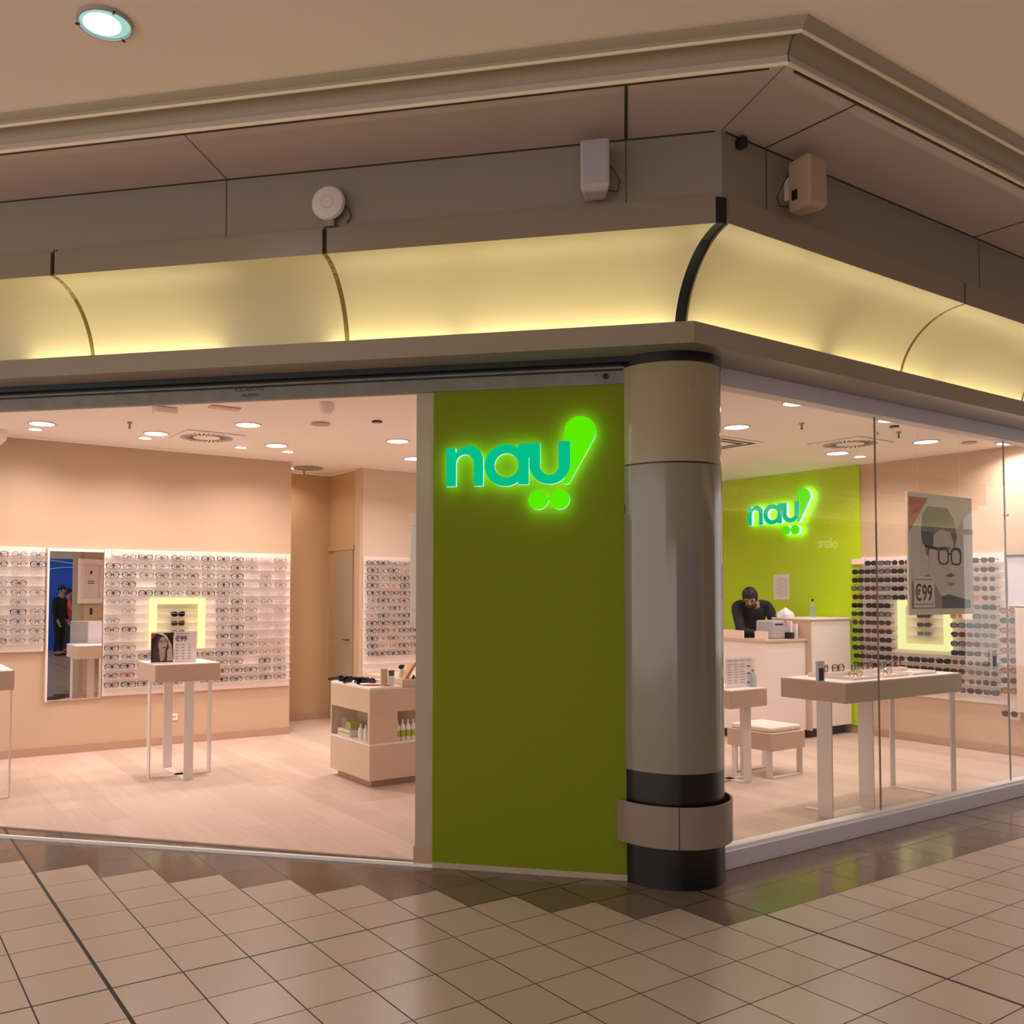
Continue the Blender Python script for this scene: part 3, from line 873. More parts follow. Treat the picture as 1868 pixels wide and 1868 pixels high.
# ================================================================== GLASSES
def outline(kind, n=20):
    pts = []
    for i in range(n):
        t = 2 * PI * i / n
        c, s_ = math.cos(t), math.sin(t)
        if kind == 'round': a, b, e = .0235, .0215, 2
        elif kind == 'square': a, b, e = .0265, .0195, 3.6
        elif kind == 'cat': a, b, e = .0265, .019, 2.6
        else: a, b, e = .027, .0215, 2.5
        x = a * (abs(c) ** (2 / e)) * (1 if c >= 0 else -1); z = b * (abs(s_) ** (2 / e)) * (1 if s_ >= 0 else -1)
        if kind == 'cat' and z > 0 and x > 0: z += x * .28
        if kind == 'aviator' and z < 0: x *= 1 - .35 * abs(z) / b
        pts.append((x, z))
    return pts
GM = {}
def glasses_proto(kind, fr, ln, bold, sun):
    key = (kind, fr, ln, bold)
    if key in GM: return GM[key]
    th = .0046 if bold else .0030
    m = MB(); n = 20; ol = outline(kind, n)
    for sg in (-1, 1):
        vs = []
        for (k, yy) in ((1, -.002), (1 + th / .02, -.002), (1 + th / .02, .002), (1, .002)):
            vs += [(sg * (.0335 + x * k), yy, z * k) for x, z in ol]
        m.add(vs, [(k * n + i, k * n + (i + 1) % n, ((k + 1) % 4) * n + (i + 1) % n, ((k + 1) % 4) * n + i) for k in range(4) for i in range(n)])
        m.box(min(sg * .058, sg * .069), max(sg * .058, sg * .069), -.002, .004, .006, .006 + (.006 if bold else .003))
    m.box(-.012, .012, -.002, .002, .006, .006 + (.005 if bold else .0025))
    front = m.build('sunglasses' if sun else 'eyeglasses', fr, smooth=False)
    for sg in (-1, 1):
        mm = MB()
        hh = .0032 if bold else .0020
        if sun:
            # temples open backwards
            mm.box(min(sg * .0665, sg * .069), max(sg * .0665, sg * .069), .003, .10, .007 - hh * .3, .010 + hh)
            mm.box(min(sg * .0665, sg * .069), max(sg * .0665, sg * .069), .10, .125, -.004, .010)
        else:
            p = [(sg * .067, .004, .009), (sg * .04, .009 + .003 * (sg > 0), .006), (sg * -.02, .011 + .003 * (sg > 0), -.004), (sg * -.045, .011 + .003 * (sg > 0), -.014)]
            mm.tube(p, hh, 5)
        mm.build('temple', fr, front)
        ml = MB(); ml.poly([(sg * .0335 + x, z) for x, z in ol], -.0006, .0006, ax=(0, 2, 1))
        ml.build('lens', ln, front)
    front.location = (0, 0, -50)
    GM[key] = front
    return front
USED = set()
def place(key, loc, rz, label, group, sun):
    p = glasses_proto(*key, sun)
    if key in USED: o = dup(p)
    else: o = p; USED.add(key)
    o.location = loc; o.rotation_euler.z = rz; o.scale = (1.08, 1, 1.12)
    tag(o, label, 'sunglasses' if sun else 'glasses', group)
    return o
ORD = ['first', 'second', 'third', 'fourth', 'fifth', 'sixth', 'seventh', 'eighth', 'ninth', 'tenth', 'eleventh', 'twelfth', 'thirteenth', 'fourteenth', 'fifteenth', 'sixteenth', 'seventeenth']
CN = {'f_black': 'black', 'f_tortoise': 'tortoiseshell', 'f_metal': 'thin grey metal', 'f_gold': 'thin gold', 'f_red': 'red', 'f_clear': 'pale clear', 'f_brown': 'dark brown'}
KN = {'round': 'round', 'square': 'squarish', 'cat': 'cat-eye', 'aviator': 'oval', 'way': 'wide'}
LN = {'l_black': 'black', 'l_brown': 'brown', 'l_grey': 'grey', 'l_amber': 'amber', 'l_green': 'olive'}

def rack(name, label, T, a0, a1, z0, z1, rows, loc, depth=.055, side=True, proud=.0):
    # T(a, d, z): a along the wall, d out from the wall
    t = thing('eyewear_rack', loc, label, 'rack')
    q = t.location.copy()
    QQ = lambda a, d, z: tuple(T(a, d, z)[i] - q[i] for i in range(3))
    MB(QQ).box(a0, a1, .001, .02, z0, z1 + .03).build('back_panel', 'rack_panel', t)
    MB(QQ).box(a0, a1, .02, .026, z1 - .055, z1 + .03).build('top_rail', 'white_laminate', t)
    zs = []
    for i in range(rows):
        z = z1 - .068 - i * (z1 - z0 - .06) / rows
        zs.append(z)
        MB(QQ).box(a0 + .004, a1, .0202, depth + .02, z - .004, z).build('shelf', 'shelf_acrylic', t)
    return zs
# --- long rack on the back wall
TB = lambda a, d, z: (a, 9.379 - d, z)
LBX = (2.62, 3.19, 1.00, 1.53)
zs_main = rack('m', 'long white rack of eyeglasses on the back wall with lit display box', TB, 2.165, 4.185, .55, 1.99, 15, (3.17, 9.379, .55))
for r_, z in enumerate(zs_main):
    for c_ in range(12):
        x = 2.245 + c_ * .164 + random.uniform(-.008, .008)
        if LBX[0] - .07 < x < LBX[1] + .07 and LBX[2] - .05 < z < LBX[3] - .01: continue
        if r_ == 0 and c_ == 0: continue
        rgt = c_ > 8
        if random.random() < .03: continue
        if rgt and r_ not in (12, 13, 14): fr = random.choice(['f_clear', 'f_clear', 'f_metal', 'f_gold'])
        elif r_ in (5, 6, 7, 9) and c_ < 3: fr = random.choice(['f_clear', 'f_metal'])
        else: fr = random.choice(['f_black', 'f_black', 'f_black', 'f_tortoise', 'f_metal', 'f_brown', 'f_metal', 'f_red' if r_ in (1, 13) else 'f_brown'])
        bold = fr in ('f_black', 'f_tortoise', 'f_red', 'f_brown') and random.random() < .75
        kd = random.choice(['round', 'round', 'square', 'cat', 'way'])
        place((kd, fr, 'lens_clear', bold), (x, 9.379 - .052, z + .0235), random.uniform(-.12, .12),
              f"{CN[fr]} {KN[kd]} eyeglasses, {ORD[c_]} from the left, {ORD[r_]} row down on the long rack", 'eyeglasses on the long back wall rack', False)
# --- left rack
zs = rack('l', 'white rack of eyeglasses left of the tall mirror', TB, -.6, 1.615, 1.015, 1.99, 10, (.5, 9.379, 1.0))
for r_, z in enumerate(zs):
    for c_ in range(4):
        x = 1.545 - c_ * .168
        fr = random.choice(['f_black', 'f_metal', 'f_clear', 'f_brown', 'f_metal', 'f_tortoise'] + (['f_red'] if r_ in (2, 4, 5) else ['f_black']))
        bold = fr in ('f_black', 'f_tortoise', 'f_brown') and random.random() < .5
        kd = random.choice(['round', 'round', 'square', 'way'])
        place((kd, fr, 'lens_clear', bold), (x, 9.379 - .052, z + .0235), random.uniform(-.12, .12),
              f"{CN[fr]} {KN[kd]} eyeglasses, {ORD[c_]} from the mirror, {ORD[r_]} row down on the left rack", 'eyeglasses on the rack left of the mirror', False)
# --- pier rack
TP = lambda a, d, z: (a, 9.396 - d, z)
zs = rack('p', 'white rack of eyeglasses on the pier behind the cabinet', TP, 5.135, 6.6, .58, 1.99, 15, (5.8, 9.396, .55))
for r_, z in enumerate(zs):
    for c_ in range(5):
        x = 5.235 + c_ * .15 + random.uniform(-.01, .01)
        if z < .8: continue
        fr = random.choice(['f_black', 'f_black', 'f_tortoise', 'f_metal', 'f_brown', 'f_gold'])
        bold = fr in ('f_black', 'f_tortoise', 'f_brown')
        kd = random.choice(['round', 'square', 'cat', 'way'])
        place((kd, fr, 'lens_clear', bold), (x, 9.396 - .052, z + .0235), random.uniform(-.12, .12),
              f"{CN[fr]} {KN[kd]} eyeglasses, {ORD[c_]} from the left, {ORD[r_]} row down on the pier rack", 'eyeglasses on the pier rack', False)
# --- sunglasses rack on the right wall
TS = lambda a, d, z: (9.699 - d, a, z)
LS = (4.93, 5.48, 1.0, 1.53)
zs = rack('s', 'wide white rack of sunglasses on the wall right of the lime panel', TS, 4.42, 5.93, .50, 1.98, 15, (9.699, 5.2, .5), depth=.07)
for r_, z in enumerate(zs):
    for c_ in range(10):
        y = 5.94 - c_ * .155 + random.uniform(-.008, .008)
        if LS[0] - .07 < y < LS[1] + .07 and LS[2] - .05 < z < LS[3] - .01: continue
        if r_ == 0 and c_ == 0: continue
        if z < .62 and c_ < 5: continue
        fr = random.choice(['f_black', 'f_black', 'f_black', 'f_brown', 'f_tortoise']) if c_ < 6 else random.choice(['f_black', 'f_tortoise', 'f_metal', 'f_gold'])
        ln = {'f_black': random.choice(['l_black', 'l_black', 'l_grey']), 'f_brown': 'l_brown', 'f_tortoise': 'l_brown', 'f_metal': random.choice(['l_grey', 'l_green']), 'f_gold': random.choice(['l_amber', 'l_brown', 'l_green'])}[fr]
        kd = random.choice(['square', 'way', 'way', 'cat']) if fr[2:] in ('black', 'brown') else random.choice(['round', 'aviator'])
        place((kd, fr, ln, fr in ('f_black', 'f_brown', 'f_tortoise')), (9.699 - .078, y, z + .025), -PI / 2 + random.uniform(-.1, .1),
              f"{CN[fr]} {KN[kd]} sunglasses with {LN[ln]} lenses, {ORD[c_]} from the lime panel, {ORD[r_]} row down", 'sunglasses on the right wall rack', True)

# lit display boxes in the racks
def lightbox(T, a0, a1, z0, z1, loc, label, sgn, rz, lab2):
    t = thing('lit_display_box', loc, label, 'display box')
    q = t.location.copy()
    QQ = lambda a, d, z: tuple(T(a, d, z)[i] - q[i] for i in range(3))
    b = .062
    MB(QQ).box(a0 + b, a1 - b, .028, .034, z0 + b, z1 - b).build('back_panel', 'niche_panel', t)
    m = MB(QQ); m.box(a0, a1, .028, .09, z1 - b, z1); m.box(a0, a1, .028, .09, z0, z0 + b); m.box(a0, a0 + b, .028, .09, z0 + b, z1 - b); m.box(a1 - b, a1, .028, .09, z0 + b, z1 - b)
    m.build('glowing_frame', 'light_yellow', t)
    c = (a0 + a1) / 2
    for i, (dz, ln, fr) in enumerate(((.335, 'l_black', 'f_black'), (.24, 'l_brown', 'f_tortoise'), (.145, 'l_grey', 'f_metal'))):
        MB(QQ).box(c - .12, c + .12, .034, .085, z0 + dz - .003, z0 + dz).build('shelf', 'acrylic', t)
        p = T(c, .07, z0 + dz + .026)
        place(('cat', fr, ln, fr != 'f_metal'), p, rz, f"{CN[fr]} cat-eye sunglasses with {LN[ln]} lenses on the {ORD[i]} shelf of {lab2}", 'sunglasses inside the lit display boxes', True)
lightbox(TB, *LBX, (2.9, 9.35, 1.0), 'square yellow glowing display box in the long eyeglass rack', 1, 0, 'the lit box in the long rack')
lightbox(TS, *LS, (9.67, 5.2, 1.0), 'square yellow glowing display box in the sunglasses rack', 1, -PI / 2, 'the lit box among sunglasses')

# rack label cards
t = MB(TB).box(2.235, 2.33, .027, .06, 1.955, 2.015).build('label_card', 'card_pink'); tag(t, 'small pink label card on the top left of the long rack', 'label')
t = MB(TS).box(5.87, 6.02, .03, .06, 1.93, 1.995).build('label_card', 'card_pink'); tag(t, 'small pink label card on the top left of the sunglasses rack', 'label')
t = MB(TS).box(4.70, 4.80, .085, .09, 1.335, 1.40).build('label_card', 'card_pink'); tag(t, 'small pink card standing among the sunglasses right of the lit box', 'label')

# mirrors
t = thing('wall_mirror', (1.9, 9.379, .53), 'tall mirror between the two eyeglass racks', 'mirror')
def mk(T, t, a0, a1, z0, z1, fr=.018, d=.03):
    q = t.location.copy(); QQ = lambda a, dd, z: tuple(T(a, dd, z)[i] - q[i] for i in range(3))
    MB(QQ).box(a0 + fr, a1 - .004, .004, .022, z0 + .006, z1 - .006).build('mirror_glass', 'mirror', t)
    m = MB(QQ); m.box(a0, a0 + fr, .001, d + .012, z0 - .01, z1); m.box(a0, a1, .001, .01, z0 - .004, z0 + .006); m.box(a0, a1, .001, d, z1, z1 + .03)
    m.build('frame', 'rack_panel', t)
mk(TB, t, 1.632, 2.160, .535, 1.985)
t = thing('wall_mirror', (9.699, 4.1, 1.5), 'greyish mirror panel right of the sunglasses rack', 'mirror')
q = t.location.copy(); QQ = lambda a, dd, z: tuple(TS(a, dd, z)[i] - q[i] for i in range(3))
MB(QQ).box(3.75, 4.385, .02, .035, 1.50, 1.97).build('panel', 'sill_metal', t)
MB(QQ).box(3.75, 4.40, .001, .05, 1.97, 1.985).build('frame', 'dark_vent', t)
MB(QQ).box(3.75, 4.40, .001, .045, 1.48, 1.498).build('frame', 'rack_panel', t)
t = MB(TS).box(3.70, 4.30, .02, .10, .45, 1.46).build('storage_panel', 'shop_wall_white', bevel=.004); tag(t, 'plain pale panel unit at the right edge of the wall', 'panel')
zz = [1.41 - i * .098 for i in range(9)] + [.40]
t = thing('eyewear_rack', (9.699, 4.38, .4), 'narrow rack of brown sunglasses beside the grey mirror panel', 'rack')
q = t.location.copy(); QQ = lambda a, dd, z: tuple(TS(a, dd, z)[i] - q[i] for i in range(3))
MB(QQ).box(4.31, 4.415, .001, .018, .36, 1.47).build('back_panel', 'rack_panel', t)
for i, z in enumerate(zz):
    MB(QQ).box(4.31, 4.415, .018, .08, z - .004, z).build('shelf', 'rack_shelf', t)
    for j in range(1):
        place(('round', 'f_tortoise', ['l_amber', 'l_brown'][i % 2], True), TS(4.362, .105, z + .026), -PI / 2 + .35,
              f"tortoiseshell round sunglasses in the {ORD[i]} row of the narrow rack by the grey mirror", 'sunglasses on the narrow rack', True)

# ================================================================== TABLES
def uframe(T, ax, c, a0, a1, z1, wd, name='leg_frame', th=.008):
    pass
def legset(root, axis, c, a0, a1, z1, wd, th=.012, one=None):
    # flat steel U-frame: two legs and floor bar; axis 'x' or 'y' runs along
    def bx(p0, p1, q0, q1, z0, z1_, nm):
        m = MB(); m.box(p0, p1, q0, q1, z0, z1_) if axis == 'x' else m.box(q0, q1, p0, p1, z0, z1_)
        m.build(nm, 'steel_white', root)
    bx(a0, a0 + th, c - wd / 2, c + wd / 2, .0, z1, 'leg')
    bx(a1 - th, a1, c - wd / 2, c + wd / 2, .0, z1, 'leg')
    bx(a0 + th, a1 - th, c - wd / 2, c + wd / 2, .0, th * .8, 'floor_bar')
FZ = .0125
def table(x0, x1, y0, y1, ztop, th, label, cat='table', grp=None, topm='beige_box'):
    t = thing('display_table', ((x0 + x1) / 2, (y0 + y1) / 2, FZ), label, cat, grp)
    w_, h_ = (x1 - x0) / 2, (y1 - y0) / 2
    MB().box(-w_, w_, -h_, h_, ztop - FZ - th, ztop - FZ - .004).build('top_box', topm, t, bevel=.003)
    MB().box(-w_ + .004, w_ - .004, -h_ + .004, h_ - .004, ztop - FZ - .004, ztop - FZ).build('top_surface', 'white_laminate', t)
    return t
t = table(2.175, 2.735, 7.56, 8.09, .985, .15, 'beige box-top display table on thin white legs before the long rack')
legset(t, 'x', -.05, -.27, .27, .823, .075)
legset(t, 'y', .0, -.30, .30, .823, .08)
t = table(.35, 1.107, 7.607, 8.35, .985, .15, 'beige box-top display table cut off by the left edge')
legset(t, 'x', -.36, -.36, .365, .823, .03)
legset(t, 'x', .33, -.36, .365, .823, .03)
t = table(5.86, 7.42, 3.72, 4.24, .975, .145, 'long beige display table behind the window glass')
legset(t, 'x', -.09, -.78, -.26, .82, .115)
MB().box(-.66, -.60, -.34, .16, .0, .009).build('floor_bar', 'steel_white', t)
legset(t, 'y', .64, -.26, .24, .82, .06)
TWt = t
t = table(6.09, 6.56, 4.88, 5.36, .80, .15, 'small low beige table half hidden by the column')
legset(t, 'y', .04, -.19, .20, .64, .09)
legset(t, 'x', -.0, -.20, .24, .64, .07)
# stool
t = thing('stool', (6.885, 5.14, FZ), 'low beige box stool with a pink cushion behind the small table', 'stool')
MB().box(-.235, .235, -.23, .23, .235, .385).build('seat_box', 'beige_box_side', t, bevel=.004)
MB().box(-.205, .225, -.20, .215, .385, .43).build('cushion', 'cushion', t, bevel=.015)
for y in (-.19, .17):
    legset(t, 'x', y, -.215, .215, .236, .055)

# things on tables
# flyer stand
t = thing('flyer_stand', (2.38, 7.72, .985), 'clear stand with a folded flyer, woman with glasses, price 99 euro', 'flyer')
T1 = lambda a, d, z: (a - .20, -d, z)
def rect(T, a0, a1, z0, z1, d, m_, nm, par, th=.0008): return MB(T).box(a0, a1, d, d + th, z0, z1).build(nm, m_, par)
rect(T1, 0, .40, .0, .270, -.006, 'acrylic', 'holder', t, .004)
MB(T1).box(0, .40, -.07, .0, 0, .003).build('foot', 'acrylic', t)
pg = rect(T1, .002, .192, .008, .258, 0, 'flyer_dark', 'picture_page', t)
tpg = rect(T1, .20, .395, .002, .262, 0, 'paper', 'text_page', t)
def pp(T, pts, d, m_, nm, par, sx=1, sz=1, ox=0, oz=0, th=.0006):
    return MB(T).poly([(ox + x * sx, oz + z * sz) for x, z in pts], d, d + th, ax=(0, 2, 1)).build(nm, m_, par)
def ell(cx_, cz_, a, b, n=24, rot=0): return [(cx_ + a * math.cos(2 * PI * i / n) * math.cos(rot) - b * math.sin(2 * PI * i / n) * math.sin(rot), cz_ + a * math.cos(2 * PI * i / n) * math.sin(rot) + b * math.sin(2 * PI * i / n) * math.cos(rot)) for i in range(n)]
pic = lambda pts, d, m_, nm='picture_detail': pp(T1, pts, d, m_, nm, pg, sx=.19, sz=.25, ox=.002, oz=.008)
pic([(0, 1), (.28, 1), (0, .78)], .001, 'red_print')
pic([(.05, 0), (.1, .5), (.28, .88), (.5, .98), (.7, .9), (.86, .55), (.93, .2), (.95, 0)], .0012, 'flyer_hair')
pic([(.24, .98), (.5, 1.0), (.68, .9), (.9, .6), (.95, .4), (.9, .42), (.78, .7), (.6, .9), (.4, .95)], .0016, 'poster_light')
pic(ell(.52, .62, .2, .26, rot=-.25), .002, 'flyer_skin')
pic([(.34, .4), (.66, .42), (.6, .1), (.42, .02)], .0018, 'poster_shadow')
pic([(.72, .05), (.98, .05), (.95, .42), (.82, .68), (.74, .66), (.8, .5), (.72, .38)], .0028, 'flyer_skin')
for cx_ in (.46, .68):
    pic(ell(cx_, .71 + (cx_ - .5) * .12, .09, .05), .0032, 'flyer_dark')
    pic(ell(cx_, .71 + (cx_ - .5) * .12, .07, .035), .0036, 'poster_shadow')
pic([(.3, .73), (.4, .72), (.4, .70), (.3, .71)], .0032, 'flyer_dark')
pic([(.5, .50), (.68, .54), (.66, .50), (.55, .47)], .0032, 'flyer_hair')
text('€99', .062, lambda x, y, z: T1(.208 + x, .0015 + z, .185 + y), 'print_dark', 'printed_price', tpg, .0003, 1.0, bold=.0012)
rect(T1, .21, .33, .245, .250, .001, 'print_grey', 'printed_line', tpg)
for i, z in enumerate((.15, .125, .10, .075, .05, .03)):
    for j in range(3): rect(T1, .212 + j * .055, .235 + j * .055, z, z + .007, .001, 'print_grey', 'printed_line', tpg)
t.rotation_euler.z = 0

# price list stand on low table
t = thing('price_list_stand', (6.40, 5.02, .80), 'clear stand holding a printed price list on the small low table', 'sign')
T2 = lambda a, d, z: (a, -d, z)
rect(T2, -.2, .19, 0, .25, -.004, 'acrylic', 'holder', t, .004)
ppr = rect(T2, -.19, .15, .004, .245, 0, 'paper', 'paper', t)
random.seed(3)
for j, a in enumerate((-.17, -.09, -.01, .07)):
    rect(T2, a, a + .06, .225, .231, .001, 'print_grey', 'printed_line', ppr)
    for i in range(8):
        if j == 3: continue
        rect(T2, a, a + random.uniform(.04, .065), .04 + i * .022, .045 + i * .022, .001, 'print_grey', 'printed_line', ppr)
for z in (.17, .11, .03): rect(T2, .08, .12, z, z + .010, .001, 'print_dark', 'printed_line', ppr)
def bottle(x, y, z, h, r_, label, body, capm, grp=None, lab=None, rz=0):
    t = thing('bottle', (x, y, z), label, 'bottle', grp)
    MB().lathe(0, 0, [(r_ * .9, 0), (r_, h * .04), (r_, h * .62), (r_ * .75, h * .74), (r_ * .32, h * .82), (r_ * .32, h * .88)], 20).build('body', body, t, smooth=True)
    MB().lathe(0, 0, [(r_ * .4, h * .88), (r_ * .4, h * .97), (r_ * .3, h)], 14).build('cap', capm, t, smooth=True)
    if lab: MB().lathe(0, 0, [(r_ * 1.02, h * .18), (r_ * 1.02, h * .5)], 20).build('label', lab, t, smooth=True)
    return t
bottle(6.52, 4.99, .80, .15, .032, 'clear pump bottle beside the price list on the low table', 'bottle_glass', 'print_grey')

# trays with glasses on window table
for i, (x, y) in enumerate(((6.25, 3.98), (6.64, 3.98), (7.03, 3.98), (7.03, 4.14))):
    if i == 3: continue
    t = thing('display_tray', (x, y, .975), ['shallow white tray at the left end of the window table', 'shallow white tray in the middle of the window table', 'shallow white tray at the right end of the window table'][i], 'tray', None)
    m = MB(); m.box(-.17, .17, -.18, .18, 0, .008); m.box(-.17, .17, .17, .18, .008, .03); m.box(-.17, .17, -.18, -.172, .008, .018); m.box(-.17, -.162, -.172, .17, .008, .024); m.box(.162, .17, -.172, .17, .008, .024)
    m.build('tray_base', 'white_laminate', t)
    MB().box(-.14, .14, .03, .15, .008, .035).build('riser', 'rack_shelf', t, bevel=.004)
    for j, (dx, dy, fr) in enumerate(((-.085, .10, 'f_black'), (.085, .10, 'f_tortoise'))):
        place(('way', fr, 'lens_clear', True), (x + dx, y + dy, .975 + .035 + .024), .25 - .3 * j,
              f"{CN[fr]} wide eyeglasses on the riser of the {['left', 'middle', 'right'][i]} tray behind the window", 'eyeglasses on the window table', False)
    if i < 2:
        place(('round', 'f_gold', 'lens_clear', False), (x + .02, y - .08, .975 + .008 + .024), -.2, f"thin gold round eyeglasses lying in front in the {['left', 'middle'][i]} tray behind the window", 'eyeglasses on the window table', False)
# window stickers
for a, z, l in ((5.289, 1.088, 'dark grey upright sensor plate on the glass above the long table corner'), (7.528, 1.087, 'dark grey upright sensor plate on the glass near the right edge')):
    t = MB().box(a - .036, a + .036, 3.525, 3.5395, z - .075, z + .075).build('glass_sensor_plate', 'sill_metal'); tag(t, l, 'plate')
    MB().box(a - .022, a + .022, 3.522, 3.525, z - .05, z + .03).build('dark_insert', 'black_plastic', t)

# ---- poster behind the glass
t = thing('window_poster', (6.872, 3.575, 1.445), 'large poster of a man in black glasses, priced 99 euro, hanging behind the glass', 'poster')
TPo = lambda a, d, z: (a - .445, -d, z)
MB(TPo).box(-.005, .905, -.012, 0, .0, .895).build('board', 'poster_border', t)
pic_ = MB(TPo).box(.03, .85, 0.0002, .001, .045, .80).build('picture', 'poster_bg', t)
def po(pts, d, m_, nm='picture_detail'): return pp(TPo, pts, .001 + d * .0006, m_, nm, pic_, sx=.82, sz=.755, ox=.03, oz=.045, th=.0005)
po([(.2, .55), (.17, .75), (.2, .92), (.28, 1.0), (.62, 1.0), (.74, .88), (.78, .72), (.74, .6), (.7, .5), (.3, .5)], 1, 'poster_hair')
po([(.28, .12), (.28, .5), (.36, .72), (.5, .78), (.66, .76), (.72, .66), (.73, .5), (.70, .36), (.64, .24), (.5, .14)], 2, 'poster_skin')
po([(.17, .76), (.37, .74), (.37, .62), (.24, .60), (.19, .66)], 3, 'poster_dark')
po(ell(.2, .54, .04, .09), 3, 'poster_skin')
po([(.0, 0), (.0, .26), (.28, .34), (.42, .2), (.5, .1), (.5, 0)], 3, 'poster_shadow')
po([(.5, .0), (.5, .12), (.62, .14), (.72, .12), (1, .08), (1, 0)], 4, 'poster_dark')
po([(.46, .605), (.66, .62), (.66, .585), (.46, .565)], 3, 'poster_shadow')
po([(.72, .62), (.84, .60), (.83, .58), (.72, .585)], 3, 'poster_shadow')
def sq(cx_, cz_, a, b): return [(cx_ + a * abs(math.cos(q_)) ** .6 * (1 if math.cos(q_) >= 0 else -1), cz_ + b * abs(math.sin(q_)) ** .6 * (1 if math.sin(q_) >= 0 else -1)) for q_ in [2 * PI * i / 24 + .0001 for i in range(24)]]
for c_ in (.535, .755):
    ro = sq(c_, .52, .092, .088); ri = sq(c_, .515, .074, .068)
    m = MB(TPo); nn_ = 24
    vs = [(.03 + x * .82, dd, .045 + z * .755) for dd in (.0035, .005) for ring_ in (ro, ri) for x, z in ring_]
    m.add(vs, [(k * nn_ + i, k * nn_ + (i + 1) % nn_, l * nn_ + (i + 1) % nn_, l * nn_ + i) for k, l in ((0, 1), (2, 3), (0, 2), (1, 3)) for i in range(nn_)])
    m.build('picture_detail', 'print_dark', pic_)
po([(.44, .57), (.22, .60), (.22, .63), (.45, .60)], 4, 'print_dark')
po([(.62, .555), (.66, .555), (.66, .535), (.62, .535)], 4, 'print_dark')
po(ell(.68, .40, .035, .03), 4, 'poster_light')
po([(.55, .32), (.66, .35), (.74, .33), (.66, .31)], 4, 'poster_dark')
po([(.58, .245), (.64, .26), (.74, .25), (.66, .22)], 4, 'poster_shadow')
MB(TPo).poly([(.012, .86), (.27, .86), (.012, .60)], .001, .002, ax=(0, 2, 1)).build('corner_triangle', 'red_print', t)
MB(TPo).poly([(.012, .745), (.155, .745), (.012, .60)], .0021, .0025, ax=(0, 2, 1)).build('corner_triangle', 'orange_print', t)
MB(TPo).box(.05, .33, .006, .0068, .055, .28).build('price_card', 'poster_border', t)
rT = lambda x, y, z: TPo(.062 + x, .0072 + z, .105 + y)
text('€99', .165, rT, 'print_dark', 'printed_price', t, .0003, .86, bold=.002)
for z in (.255, .075): MB(TPo).box(.065, .31, .0069, .0073, z, z + .005).build('printed_line', 'print_dark', t)
for x in (.15, .74): MB(TPo).tube([(x, -.006, .885), (x, -.006, 1.373)], .0008, 5).build('hanging_wire', 'steel_white', t)

# ================================================================== CABINET
cab = thing('display_cabinet', (4.2, 6.77, FZ), 'pale laminate display cabinet with open niches beside the jamb', 'cabinet')
def CT(x, y, z): return (x - 4.2, y - 6.77, z - FZ)
X0, X1, Y0, Y1 = 3.58, 4.85, 6.42, 7.12
NZ0, NZ1 = .365, .615
M_ = 'beige_box_side'
MB(CT).box(X0 + .05, X1, Y0 + .06, Y1 - .05, FZ, .07).build('plinth', 'skirting', cab)
MB(CT).box(X0, X1, Y0, Y1, .07, NZ0 - .012).build('lower_box', 'white_c', cab, bevel=.002) if False else MB(CT).box(X0, X1, Y0, Y1, .07, NZ0 - .012).build('lower_box', M_, cab, bevel=.002)
MB(CT).box(X0, X1, Y0, Y1, NZ0 - .012, NZ0).build('niche_floor', 'white_laminate', cab)
MB(CT).box(X0, X1, Y0, Y1, NZ1, .80).build('upper_box', M_, cab, bevel=.002)
MB(CT).box(X0, X0 + .22, Y0, Y0 + .035, NZ0, NZ1).build('corner_post', M_, cab)
MB(CT).box(X0, X0 + .02, Y1 - .02, Y1, NZ0, NZ1).build('side_post', M_, cab)
MB(CT).box(X0 + .02, X0 + .25, Y1 - .02, Y1, NZ0, NZ1).build('side_post', M_, cab)
MB(CT).box(X0 + .25, X0 + .262, Y0 + .035, Y1, NZ0, NZ1).build('niche_back', M_, cab)
MB(CT).box(X0 + .262, X1, Y0 + .25, Y0 + .26, NZ0, NZ1).build('niche_back', M_, cab)
MB(CT).box(X0 + .22, X0 + .262, Y0, Y0 + .035, NZ0, NZ1).build('corner_post', M_, cab)
MB(CT).box(X0, X0 + .31, Y0 + .0, Y1 - .0, .80, .822).build('tray_top', 'white_laminate', cab, bevel=.004)
MB(CT).box(X0 + .33, X1, Y0 + .04, Y1, .80, .87).build('raised_top', M_, cab, bevel=.002)
MB(CT).box(X0 + .01, X0 + .014, Y0 + .04, Y1 - .02, NZ0, NZ1).build('niche_glass', 'glass_thin', cab)
# niche contents (left)
t = MB().box(3.62, 3.76, 6.84, 7.06, NZ0 + .001, NZ0 + .055).build('carton', 'paper', bevel=.002); tag(t, 'flat white and green carton in the side niche of the cabinet', 'box')
MB().box(3.618, 3.6195, 6.85, 7.05, NZ0 + .02, NZ0 + .035).build('green_stripe', 'label_green', t)
t = MB().box(3.64, 3.74, 6.86, 6.95, NZ0 + .056, NZ0 + .12).build('carton', 'label_green', bevel=.002); tag(t, 'small greenish carton stacked on the flat carton in the niche', 'box')
t = MB().box(3.65, 3.74, 6.97, 7.05, NZ0 + .056, NZ0 + .14).build('clear_case', 'acrylic'); tag(t, 'small clear case standing on the flat carton in the niche', 'box')
for i, (x, y) in enumerate(((3.64, 6.68), (3.65, 6.61), (3.70, 6.57))):
    bottle(x, y, NZ0, .13, .022, ['white pointed bottle nearest the cartons in the cabinet side niche', 'white pointed bottle in the middle of the cabinet side niche', 'white pointed bottle deepest in the cabinet side niche corner'][i], 'bottle_white', 'bottle_white', 'bottles in the side niche')
